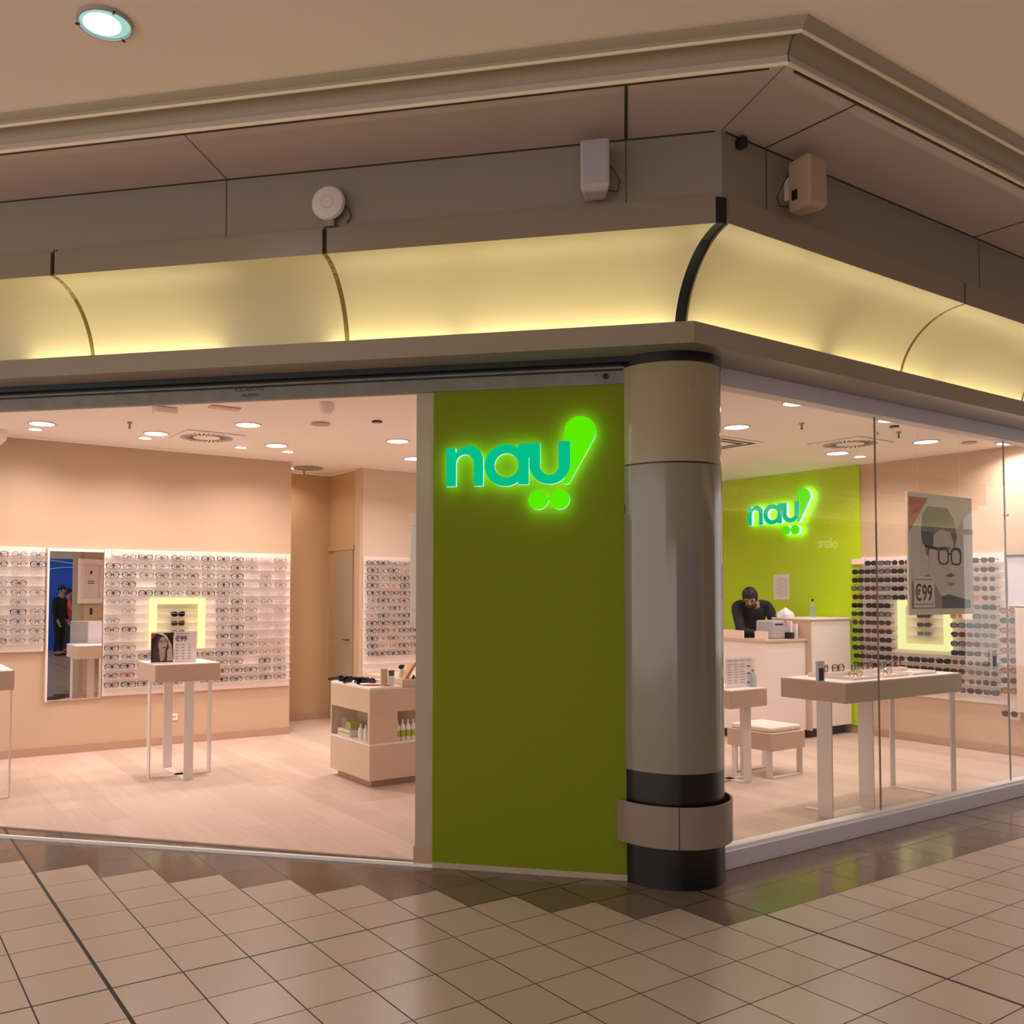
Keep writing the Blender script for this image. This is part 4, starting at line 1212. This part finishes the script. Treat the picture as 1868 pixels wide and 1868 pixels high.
for i in range(5):
    bottle(3.875 + i * .052, 6.48, NZ0, .17, .023, f"white cleaning bottle with green label, {ORD[i]} from the left in the front niche", 'bottle_white', 'bottle_white', 'bottles in the front niche', 'label_green')
# things on top of cabinet
for i, (x, y, z, a) in enumerate(((3.63, 6.90, .846, .5), (3.66, 6.80, .848, 1.2), (3.68, 6.72, .85, .2), (3.70, 6.66, .85, 2.2), (3.64, 6.98, .845, 1.9), (3.74, 6.84, .846, .9))):
    place((['square', 'way', 'square', 'round', 'way', 'square'][i], 'f_black', 'l_black', True), (x, y, z), a, f"black sunglasses on the cabinet top, {['nearest the back left', 'second from the far end', 'in the middle of the heap', 'nearest the leaflets', 'at the far end', 'right of the middle'][i]}", 'heap of sunglasses on the cabinet', True)
t = thing('sample_card', (3.77, 6.50, .823), 'small printed card in a slanted stand on the cabinet corner', 'card')
MB().box(-.045, .015, -.01, 0, 0, .14).build('card', 'beige_box', t); MB().box(.02, .075, -.02, -.012, 0, .13).build('card', 'paper', t); MB().box(.022, .073, -.0215, -.0205, .08, .125).build('card_picture', 'poster_dark', t)
t = MB().poly([(3.62, 6.56), (3.80, 6.47), (3.83, 6.52), (3.66, 6.62)], .823, .828).build('leaflet', 'red_print'); tag(t, 'flat red leaflet at the front edge of the cabinet top', 'leaflet')
t = MB().poly([(3.60, 6.60), (3.74, 6.54), (3.79, 6.62), (3.64, 6.70)], .829, .835).build('leaflet', 'paper'); tag(t, 'flat white leaflet beside the red one on the cabinet top', 'leaflet')
t = MB().lathe(3.79, 6.66, [(.03, .823), (.034, .86), (.03, .862)], 20).build('paper_cup', 'bag_white', smooth=True); tag(t, 'small white cup on the cabinet behind the leaflets', 'cup')
for i, (x, y) in enumerate(((3.98, 6.60), (4.03, 6.66))):
    t = thing('brush_bottle', (x, y, .87), ['white bottle with a black cap, nearer one on the raised cabinet top', 'white bottle with a black cap, farther one on the raised cabinet top'][i], 'bottle')
    MB().lathe(0, 0, [(.02, 0), (.022, .06), (.015, .075)], 16).build('body', 'bottle_white', t, smooth=True); MB().lathe(0, 0, [(.015, .075), (.02, .085), (.018, .105)], 16).build('cap', 'black_plastic', t, smooth=True)
t = thing('wooden_sample_stand', (4.05, 6.52, .87), 'slanted light wood stand on the cabinet with a white pad', 'stand')
MB().poly([(-.1, 0), (.0, .13), (.12, .14), (.12, .125), (.015, .115), (-.06, 0)], -.03, .03, ax=(0, 2, 1)).build('slope', 'wood_tan', t)
MB().poly([(.02, 0), (.03, .10), (.05, .115), (.14, .115), (.14, 0)], -.04, -.032, ax=(0, 2, 1)).build('pad', 'paper', t)
MB().lathe(-.01, -.03, [(.025, 0), (.012, .012), (.006, .03)], 12).build('foot', 'black_plastic', t)

# wall outlet
t = thing('wall_socket', (2.885, 9.38, .29), 'white wall socket low on the back wall behind the display table', 'socket')
MB().box(-.05, .05, -.008, 0, -.035, .035).build('plate', 'white_laminate', t, bevel=.003)
for x in (-.022, .0, .022): MB().cyl(0, 0, 0, .001, .006, 12).build('pin_hole', 'dark_vent', t).matrix_local = Matrix.Translation((x, -.0085, 0)) @ Matrix.Rotation(PI / 2, 4, 'X')

# partition back: framed notice, switch, slanted display board; all seen in the mirror
def TBk(s, o, z): return TL(s, -.131 - o, z)
t = thing('notice_frame', TBk(1.08, 0, 1.75), 'deep beige framed notice on the back of the green partition, sticking past the jamb', 'frame')
q = t.location.copy(); QB = lambda a, b, c: tuple(TBk(a, b, c)[i] - q[i] for i in range(3))
m = MB(QB); m.box(.92, 1.53, 0, .05, 1.41, 1.49); m.box(.92, 1.53, 0, .05, 2.0, 2.08); m.box(.92, 1.0, 0, .05, 1.49, 2.0); m.box(1.45, 1.53, 0, .05, 1.49, 2.0)
m.build('frame', 'white_laminate', t, bevel=.004)
nt_ = MB(QB).box(1.0, 1.45, .0, .02, 1.49, 2.0).build('notice', 'paper', t)
disc(QB, 1.22, 1.88, .028, .02, .022).build('emblem', 'print_dark', nt_)
for z in (1.74, 1.71): MB(QB).box(1.13, 1.30, .02, .022, z, z + .012).build('printed_line', 'print_dark', nt_)
t = MB(TBk).box(1.15, 1.20, 0, .012, 1.24, 1.34).build('light_switch', 'black_plastic'); tag(t, 'black light switch below the framed notice, seen in the mirror', 'switch')
t = thing('console_table', TBk(.95, .22, FZ), 'narrow beige console behind the partition, seen only in the mirror', 'table')
q = t.location.copy(); QB = lambda a, b, c: tuple(TBk(a, b, c)[i] - q[i] for i in range(3))
MB(QB).box(.55, 1.28, .03, .42, .60, .75).build('top_box', 'beige_box_side', t)
for a in (.57, 1.25):
    for b in (.05, .39): MB(QB).box(a, a + .02, b, b + .02, FZ, .60).build('leg', 'steel_white', t)
t = MB(TBk).add([(.62, .30, .752), (1.18, .30, .752), (1.14, .08, 1.10), (.66, .08, 1.10), (.62, .29, .751), (1.18, .29, .751), (1.14, .07, 1.10), (.66, .07, 1.10)],
                [(0, 1, 2, 3), (4, 5, 6, 7), (0, 1, 5, 4), (1, 2, 6, 5), (2, 3, 7, 6), (3, 0, 4, 7)]).build('slanted_board', 'white_laminate'); tag(t, 'white slanted display board on the console, seen in the mirror', 'board')

# ================================================================== CASH DESK
t = thing('cash_desk', (8.5, 6.9, FZ), 'white laminate cash desk in front of the lime wall', 'desk')
q = t.location.copy(); QD = lambda a, b, c: (a - q.x, b - q.y, c - q.z)
MB(QD).box(8.2, 8.87, 6.10, 6.50, .11, 1.08).build('front_body', 'white_laminate', t)
MB(QD).box(8.2, 8.36, 6.50, 8.2, .11, 1.08).build('side_body', 'white_laminate', t)
MB(QD).box(8.18, 8.88, 6.08, 6.52, 1.08, 1.10).build('front_top', 'beige_box_side', t)
MB(QD).box(8.18, 8.38, 6.52, 8.22, 1.08, 1.10).build('side_top', 'beige_box_side', t)
MB(QD).box(8.26, 8.87, 6.16, 6.48, FZ, .11).build('kick', 'dark_vent', t)
MB(QD).box(8.26, 8.34, 6.50, 8.15, FZ, .11).build('kick', 'dark_vent', t)
t = thing('high_counter', (9.25, 6.3, FZ), 'tall pale counter unit right of the cash desk against the lime wall', 'counter')
q = t.location.copy()
MB(QD).box(8.875, 8.895, 6.04, 6.52, .10, 1.31).build('side_trim', 'beige_box', t)
MB(QD).box(8.895, 9.64, 6.05, 6.52, .12, 1.305).build('body', 'white_laminate', t)
MB(QD).box(8.87, 9.65, 6.03, 6.53, 1.305, 1.325).build('top', 'white_laminate', t, bevel=.004)
MB(QD).box(8.93, 9.62, 6.12, 6.5, FZ, .12).build('kick', 'dark_vent', t)
def simple(nm, mm, label, cat, m_, bevel=0, grp=None): o = m_.build(nm, mm, bevel=bevel); return tag(o, label, cat, grp)
simple('card_holder', 'card_pink', 'long pink card holder with a small peak on the desk', 'holder', MB().poly([(6.42, 1.101), (6.93, 1.101), (6.93, 1.19), (6.81, 1.195), (6.78, 1.235), (6.75, 1.195), (6.42, 1.19)], 8.22, 8.25, ax=(1, 2, 0)), .002)
simple('card_holder', 'card_pink', 'short pink card holder on the desk corner', 'holder', MB().box(8.23, 8.26, 6.12, 6.27, 1.101, 1.19), .002)
t = thing('card_printer', (8.60, 6.32, 1.101), 'grey rounded receipt printer on the cash desk', 'printer')
MB().box(-.13, .10, -.10, .12, 0, .20).build('body', 'grey_plastic', t, bevel=.02)
MB().box(-.09, .05, -.103, -.099, .15, .165).build('slot', 'dark_vent', t)
simple('black_cube', 'black_plastic', 'small black box beside the grey printer', 'box', MB().box(8.68, 8.75, 6.15, 6.25, 1.101, 1.17), .004)
t = thing('wire_basket', (8.83, 6.25, 1.10), 'small wire basket of white cartons beside the high counter', 'basket')
for i in range(4): MB().tube([(-.10, -.11, .02 + i * .02), (.03, -.11, .02 + i * .02)], .002, 5).build('wire', 'grey_plastic', t)
t.location.z = 1.10
for i, (x, y, h) in enumerate(((8.75, 6.30, .13), (8.79, 6.24, .19), (8.83, 6.20, .16), (8.845, 6.34, .11))):
    simple('carton', 'paper', ['short white carton behind the black box on the desk', 'tall narrow white carton on the desk', 'white carton touching the high counter front', 'low white carton behind the tall one on the desk'][i], 'box', MB().box(x - .018, x + .018, y - .028, y + .028, 1.101, 1.101 + h), .002)
m = MB(); n = 24
bag = thing('plastic_bag', (8.98, 6.42, 1.326), 'crumpled white plastic bag lying on the high counter', 'bag')
vs = []
for k, (rr, z) in enumerate(((1, 0), (1.05, .03), (.8, .07), (.4, .095), (.05, .10))):
    for i in range(n):
        a = 2 * PI * i / n; rj = rr * (1 + .12 * math.sin(3 * a + k) + .06 * math.sin(7 * a))
        vs.append((.11 * rj * math.cos(a), .085 * rj * math.sin(a), z * (1 + .15 * math.sin(2 * a))))
m.add(vs, [(k * n + i, k * n + (i + 1) % n, (k + 1) * n + (i + 1) % n, (k + 1) * n + i) for k in range(4) for i in range(n)] + [tuple(range(n)), tuple(range(4 * n, 5 * n))])
m.build('bag_body', 'bag_white', bag, smooth=True)
t = bottle(9.13, 6.18, 1.326, .21, .034, 'clear water bottle with dark cap on the high counter', 'bottle_glass', 'black_plastic')
t = thing('pinned_notice', (9.67, 6.97, 1.675), 'white printed sheet taped to the lime wall', 'notice')
MB().box(-.001, .001, -.11, .11, -.155, .155).build('sheet', 'paper', t)
for i in range(9): MB().box(-.0016, -.0011, -.085, .06 + .025 * (i % 2), .10 - i * .026, .105 - i * .026).build('printed_line', 'print_grey', t)
t.location.x = 9.672

# ================================================================== PEOPLE
def skin(name, chain, mname, parent, sub=2):
    # chain: dict name -> (pos, r, parentname)
    names = list(chain)
    me = bpy.data.meshes.new(name)
    me.from_pydata([chain[k][0] for k in names], [(names.index(chain[k][2]), names.index(k)) for k in names if chain[k][2]], [])
    o = bpy.data.objects.new(name, me); col.objects.link(o)
    if parent: o.parent = parent
    me.materials.append(MC[mname])
    sk = o.modifiers.new('skin', 'SKIN'); sk.use_smooth_shade = True
    for i, k in enumerate(names):
        sv = me.skin_vertices[0].data[i]
        r_ = chain[k][1]
        sv.radius = (r_, r_) if isinstance(r_, (int, float)) else r_
        sv.use_root = chain[k][2] is None
    ss = o.modifiers.new('sub', 'SUBSURF'); ss.levels = sub; ss.render_levels = sub
    return o
def ellipsoid(c, rx, ry, rz, cut=None, n=20, k=14):
    m = MB(); vs = []
    for j in range(k + 1):
        th = PI * j / k
        for i in range(n):
            a = 2 * PI * i / n
            vs.append([c[0] + rx * math.sin(th) * math.cos(a), c[1] + ry * math.sin(th) * math.sin(a), c[2] + rz * math.cos(th)])
    if cut: vs = [cut(v) for v in vs]
    m.add(vs, [(j * n + i, j * n + (i + 1) % n, (j + 1) * n + (i + 1) % n, (j + 1) * n + i) for j in range(k) for i in range(n)])
    return m
def hand(ch, pre, wrist, d, side, fw, s=1.0):
    # d = pointing direction, side = vector towards the thumb, fw = palm normal
    w0 = Vector(wrist); d = Vector(d).normalized(); side = Vector(side).normalized(); fw = Vector(fw).normalized()
    ch[pre + 'palm'] = (tuple(w0 + d * .05 * s), (.036 * s, .017 * s), pre + 'wrist')
    for i, L in enumerate((.070, .080, .074, .058)):
        b = w0 + d * .088 * s + side * (.028 - .019 * i) * s
        ch[f'{pre}f{i}a'] = (tuple(b), .0095 * s, pre + 'palm')
        ch[f'{pre}f{i}b'] = (tuple(b + d * L * .5 * s + fw * .008), .0085 * s, f'{pre}f{i}a')
        ch[f'{pre}f{i}c'] = (tuple(b + d * L * .92 * s + fw * .026), .007 * s, f'{pre}f{i}b')
    ch[pre + 'ta'] = (tuple(w0 + d * .035 * s + side * .038 * s), .011 * s, pre + 'palm')
    ch[pre + 'tb'] = (tuple(w0 + d * .075 * s + side * .056 * s + fw * .012), .009 * s, pre + 'ta')
def person(loc, rz, label, J, colors, hair, beard=False, s=1.0, cat='person'):
    root = thing('person', loc, label, cat, None, rz)
    g = lambda k: tuple(J[k])
    ch = {}
    ch['pelvis'] = (g('pelvis'), (.115 * s, .085 * s), None)
    ch['belly'] = (g('belly'), (.125 * s, .095 * s), 'pelvis')
    ch['chest'] = (g('chest'), (.145 * s, .105 * s), 'belly')
    ch['neckb'] = (g('neckb'), (.07 * s, .06 * s), 'chest')
    ch['neck'] = (g('neck'), .05 * s, 'neckb')
    hc = Vector(J['head']); up = (hc - Vector(J['neck'])).normalized(); fwd = Vector(J['face']).normalized()
    ch['jaw'] = (tuple(hc - up * .055 * s + fwd * .025 * s), (.058 * s, .062 * s), 'neck')
    ch['skull'] = (tuple(hc + up * .01 * s), (.074 * s, .088 * s), 'jaw')
    ch['crown'] = (tuple(hc + up * .07 * s), (.06 * s, .07 * s), 'skull')
    for sd in ('l', 'r'):
        ch[sd + 'sh'] = (g(sd + 'sh'), .058 * s, 'neckb')
        ch[sd + 'el'] = (g(sd + 'el'), .042 * s, sd + 'sh')
        ch[sd + 'wrist'] = (g(sd + 'wr'), (.028 * s, .022 * s), sd + 'el')
        dd = Vector(J[sd + 'wr']) - Vector(J[sd + 'el'])
        hand(ch, sd, J[sd + 'wr'], dd, Vector((-1 if sd == 'r' else 1, 0, 0)) * -1, Vector((0, -1, -.4)), s)
        ch[sd + 'hip'] = (g(sd + 'hip'), .088 * s, 'pelvis')
        ch[sd + 'kn'] = (g(sd + 'kn'), .057 * s, sd + 'hip')
        ch[sd + 'an'] = (g(sd + 'an'), .038 * s, sd + 'kn')
        a = Vector(J[sd + 'an'])
        ch[sd + 'toe'] = (tuple(a + Vector((0, -.15, -.045)) * s), (.035 * s, .028 * s), sd + 'an')
    thin = {k: (v[0], (v[1][0] * .72, v[1][1] * .72) if k in ('pelvis', 'belly', 'chest') else v[1], v[2]) for k, v in ch.items()}
    thin['neckb'] = (ch['neckb'][0], .05 * s, 'chest')
    body = skin('body', thin, 'skin', root)
    # clothes
    def sub(keys, k, extra=.012, rootk='pelvis'):
        c = {}
        for kk in keys:
            p, r_, pa = ch[kk]
            rr = (r_ + extra, r_ + extra) if isinstance(r_, (int, float)) else (r_[0] + extra, r_[1] + extra)
            c[kk] = (p, rr, pa if pa in keys else None)
        return c
    def loft(name, rings, mname, n=28):
        m = MB(); vs = []
        cs = [Vector(c) for c, a, b in rings]
        for k, (c, a, b) in enumerate(rings):
            d = (cs[min(k + 1, len(cs) - 1)] - cs[max(k - 1, 0)]).normalized()
            X = Vector((1, 0, 0)); Yv = d.cross(X).normalized()
            for i in range(n):
                t = 2 * PI * i / n
                vs.append(tuple(cs[k] + X * a * s * math.cos(t) + Yv * b * s * math.sin(t)))
        m.add(vs, [(k * n + i, k * n + (i + 1) % n, (k + 1) * n + (i + 1) % n, (k + 1) * n + i) for k in range(len(rings) - 1) for i in range(n)] + [tuple(range(n))[::-1], tuple(range((len(rings) - 1) * n, len(rings) * n))])
        o = m.build(name, mname, root)
        for p_ in o.data.polygons: p_.use_smooth = True
        ss = o.modifiers.new('sub', 'SUBSURF'); ss.levels = 1; ss.render_levels = 1
        return o
    pv, be, chs, nb = (Vector(J[k]) for k in ('pelvis', 'belly', 'chest', 'neckb'))
    shm = (Vector(J['lsh']) + Vector(J['rsh'])) / 2
    top_ = shm * .45 + nb * .55
    loft('jacket', [(pv - Vector((0, 0, .10)) * s, .178, .128), (pv, .172, .125), (be, .160, .120), (chs, .188, .132), (shm, .198, .112), (top_, .135, .090), (nb + (nb - chs) * .10, .070, .064)], colors[0])
    loft('trousers', [(pv - Vector((0, .0, .20)) * s, .165, .118), (pv - Vector((0, 0, .12)) * s, .172, .122), (pv - Vector((0, 0, .02)) * s, .168, .12)], colors[1])
    for sd in ('l', 'r'):
        sh_, el_, wr_ = Vector(J[sd + 'sh']), Vector(J[sd + 'el']), Vector(J[sd + 'wr'])
        skin('sleeve', {'a': (tuple(nb * .80 + sh_ * .2 - Vector((0, 0, .015))), .070 * s, None), 'a2': (tuple(nb * .4 + sh_ * .6), .074 * s, 'a'), 'b': (tuple(sh_), .072 * s, 'a2'), 'c': (tuple((sh_ + el_) / 2), .062 * s, 'b'), 'd': (tuple(el_), .056 * s, 'c'),
                        'e': (tuple((el_ + wr_) / 2), .048 * s, 'd'), 'f': (tuple(el_ * .06 + wr_ * .94), .038 * s, 'e')}, colors[0], root)
        hp, kn, an = Vector(J[sd + 'hip']), Vector(J[sd + 'kn']), Vector(J[sd + 'an'])
        skin('trouser_leg', {'a': (tuple(hp), .098 * s, None), 'b': (tuple((hp + kn) / 2), .088 * s, 'a'), 'c': (tuple(kn), .068 * s, 'b'), 'd': (tuple((kn + an) / 2), .062 * s, 'c'), 'e': (tuple(an), .055 * s, 'd')}, colors[1], root)
    for sd in ('l', 'r'):
        a = Vector(J[sd + 'an'])
        skin('shoe', {'a': (tuple(a + Vector((0, .02, -.03)) * s), .043 * s, None), 'b': (tuple(a + Vector((0, -.08, -.045)) * s), .040 * s, 'a'), 'c': (tuple(a + Vector((0, -.17, -.05)) * s), .033 * s, 'b')}, colors[2], root)
    # head details in head frame
    rt = fwd.cross(up).normalized(); up2 = rt.cross(fwd).normalized()
    Mh = lambda x, y, z: tuple(hc + rt * x * s + fwd * y * s + up2 * z * s)
    def hm(m_): 
        m_.v = [Mh(*p) for p in m_.v]; return m_
    def cutf(v):
        x, y, z = v
        if y > .035 and z < .055 + 0: y = .035 - (y - .035) * .2
        if z < -.03: z = -.03 + (z + .03) * .35
        q_ = 1 + (.05 * math.sin(70 * x + 9) * math.cos(60 * y + 3) + .02 * math.sin(110 * y + 50 * z)) * (z > -.02) * (z < .09)
        return [x * q_, y * q_, z * q_]
    hm(ellipsoid((0, -.012, .034), .088, .106, .106, cutf)).build('hair', hair, body, smooth=True)
    for sx in (-1, 1):
        hm(ellipsoid((sx * .076, -.005, -.012), .012, .022, .032, None, 10, 8)).build('ear', 'skin', body, smooth=True)
        hm(ellipsoid((sx * .031, .080, .012), .012, .008, .007, None, 10, 6)).build('eye', 'print_dark', body, smooth=True)
        hm(ellipsoid((sx * .032, .084, .030), .020, .006, .004, None, 10, 6)).build('eyebrow', hair, body, smooth=True)
    hm(ellipsoid((0, .094, -.012), .012, .016, .024, None, 10, 8)).build('nose', 'skin', body, smooth=True)
    hm(ellipsoid((0, .086, -.052), .024, .008, .006, None, 10, 6)).build('mouth', 'f_red' if not beard else 'beard', body, smooth=True)
    if beard:
        hm(ellipsoid((0, .035, -.068), .066, .058, .038, lambda v: [v[0], v[1], v[2]], 16, 10)).build('beard', 'beard', body, smooth=True)
    return root
def stand(h=1.75, lean=0, dx=0, arms='down'):
    s = h / 1.75
    J = {}
    L = lambda x, y, z: Vector((x * s, y * s, z * s))
    J['pelvis'] = L(0, 0, .96); J['belly'] = L(0, -.03 * lean, 1.12); J['chest'] = L(dx * .3, -.14 * lean, 1.30 - .04 * lean); J['neckb'] = L(dx * .5, -.22 * lean, 1.44 - .08 * lean)
    J['neck'] = L(dx * .7, -.01 - .27 * lean, 1.51 - .10 * lean); J['head'] = L(dx, -.03 - .36 * lean, 1.63 - .13 * lean)
    J['face'] = Vector((0, -1, -.1 - .75 * lean))
    for sd, k in (('l', 1), ('r', -1)):
        J[sd + 'sh'] = L(k * .185 + dx * .5, -.20 * lean, 1.40 - .07 * lean)
        if arms == 'down':
            J[sd + 'el'] = L(k * .23 + dx * .4, .03 - .2 * lean, 1.12); J[sd + 'wr'] = L(k * .21 + dx * .4, -.08 - .2 * lean, .87)
        else:
            J[sd + 'el'] = L(k * .25 + dx * .4, -.18 - .2 * lean, 1.16 - .02 * lean); J[sd + 'wr'] = L(k * .12 + dx * .4, -.42 - .1 * lean, 1.12)
        J[sd + 'hip'] = L(k * .095, 0, .90); J[sd + 'kn'] = L(k * .10, -.02, .50); J[sd + 'an'] = L(k * .105, .02, .085)
    return J
J = stand(1.76, .9, -.20, 'desk')
for k in ('neckb', 'lsh', 'rsh', 'chest'): J[k] = J[k] + Vector((.05, .02, .085))
for k in ('lsh', 'rsh'): J[k] = J[k] + Vector((.03 if k == 'lsh' else -.02, 0, .01))
J['neck'] = J['neck'] + Vector((.03, -.01, .03))
J['face'] = Vector((-.62, -.75, -.62))
person((9.02, 6.98, FZ), -.30, 'man with dark hair and beard in black jacket bending over the cash desk', J, ('cloth_black', 'cloth_navy', 'shoe_dark'), 'hair_black', True, 1.0)
person((4.44, -5.0, 0), PI * .75, 'person in black seen in the mirror, walking outside the shop', stand(1.74, .1), ('cloth_black', 'cloth_black', 'shoe_dark'), 'hair_black')
person((4.80, -6.05, 0), PI * .6, 'person in a coral top and grey trousers seen in the mirror', stand(1.66, .1, 0, 'desk'), ('cloth_coral', 'cloth_grey', 'shoe_dark'), 'hair_black', s=.95)

# ================================================================== OTHER SIDE OF THE MALL (seen in mirror and glass)
def OW(name, x0, x1, y0, y1, z0, z1, m_, label=None): return struct(MB().box(x0, x1, y0, y1, z0, z1).build(name, m_), label)
OW('wall_opposite_blue', -2, 8.2, -7.2, -7.05, 0, 2.46, 'blue_wall', 'blue hoarding across the mall, seen in the mirror')
OW('wall_opposite_top', -9, 8.2, -7.25, -7.06, 2.46, 4.05, 'white_wall')
OW('wall_opposite_side', 8.2, 8.4, -7.2, -3.6, 0, 4.05, 'white_wall')
m = MB(); m.tube([(4.2, -7.03, 2.46), (4.76, -7.03, 2.39), (5.22, -7.03, 2.326), (5.9, -7.03, 2.2)], .012, 6)
tag(m.build('painted_line', 'white_line'), 'upper white line painted on the blue hoarding', 'line')
m = MB(); m.tube([(4.2, -7.03, 2.12), (4.76, -7.03, 2.214), (5.22, -7.03, 2.251), (5.9, -7.03, 2.27)], .012, 6)
tag(m.build('painted_line', 'white_line'), 'lower white line painted on the blue hoarding', 'line')
t = MB().box(5.28, 5.6, -5.9, -5.7, 0, 1.35).build('patterned_panel', 'pattern_black'); tag(t, 'black panel with a grey angular pattern behind the walkers, seen in the mirror', 'panel')
for i in range(8):
    z = .12 + i * .15
    m = MB(); m.box(5.3 + .05 * (i % 2), 5.5 + .05 * (i % 2), -5.699, -5.69, z, z + .025); m.box(5.3 + .18 * (i % 2), 5.325 + .18 * (i % 2), -5.699, -5.69, z, z + .13)
    m.build('angular_pattern', 'pattern_grey', t)
OX = 8.4
def TO(s, o, z): return (OX + s, -3.6 + o, z)
def osweep(nm, prof, m_, a=0, b=13, label=None):
    n = len(prof); mm = MB(); vs = [TO(s_, o, z) for s_ in (a, b) for o, z in prof]
    mm.add(vs, [(i, (i + 1) % n, n + (i + 1) % n, n + i) for i in range(n)] + [tuple(range(n)), tuple(range(n, 2 * n))])
    return struct(mm.build(nm, m_, smooth=True), label)
osweep('wall_opposite_facade', [(.0, 3.585), (.558, 3.585), (.558, 4.05), (.0, 4.05)], 'facade')
osweep('trim_12', ledge, 'ledge_lacquer')
for k in range(6):
    a = k * 2.1
    n = len(CP); mm = MB(); vs = [TO(s_, o, z) for s_ in (a + .02, a + 2.08) for o, z in CP]
    mm.add(vs, [(i, (i + 1) % n, n + (i + 1) % n, n + i) for i in range(n)] + [tuple(range(n)), tuple(range(n, 2 * n))])
    o = mm.build('cove_panel', 'cove_white', smooth=True)
    tag(o, f"cove panel over the shop across the mall, {ORD[k]} from its corner, seen only as reflection", 'panel', 'cove panels of the shop across')
    MB(TO).tube([(a + .1, .205, 3.0), (a + 2.0, .205, 3.0)], .013, 8).build('cove_lamp', 'cove_tube', o)
OW('wall_opposite_shop', 8.4, 21.5, -3.75, -3.6, 0, 4.05, 'poster_dark', 'dark shopfront across the mall, only reflected')
# real photograph is warm inside; opposite shop sign seen mirrored in the glass

sg = text('oltre', .30, lambda x, y, z: (16.62 - x, -3.598 + z, 2.50 + y), 'oltre_white', 'shop_sign', None, .01, 1.1)
tag(sg, 'small lit white sign reading oltre across the mall, seen reversed in the window glass', 'sign')
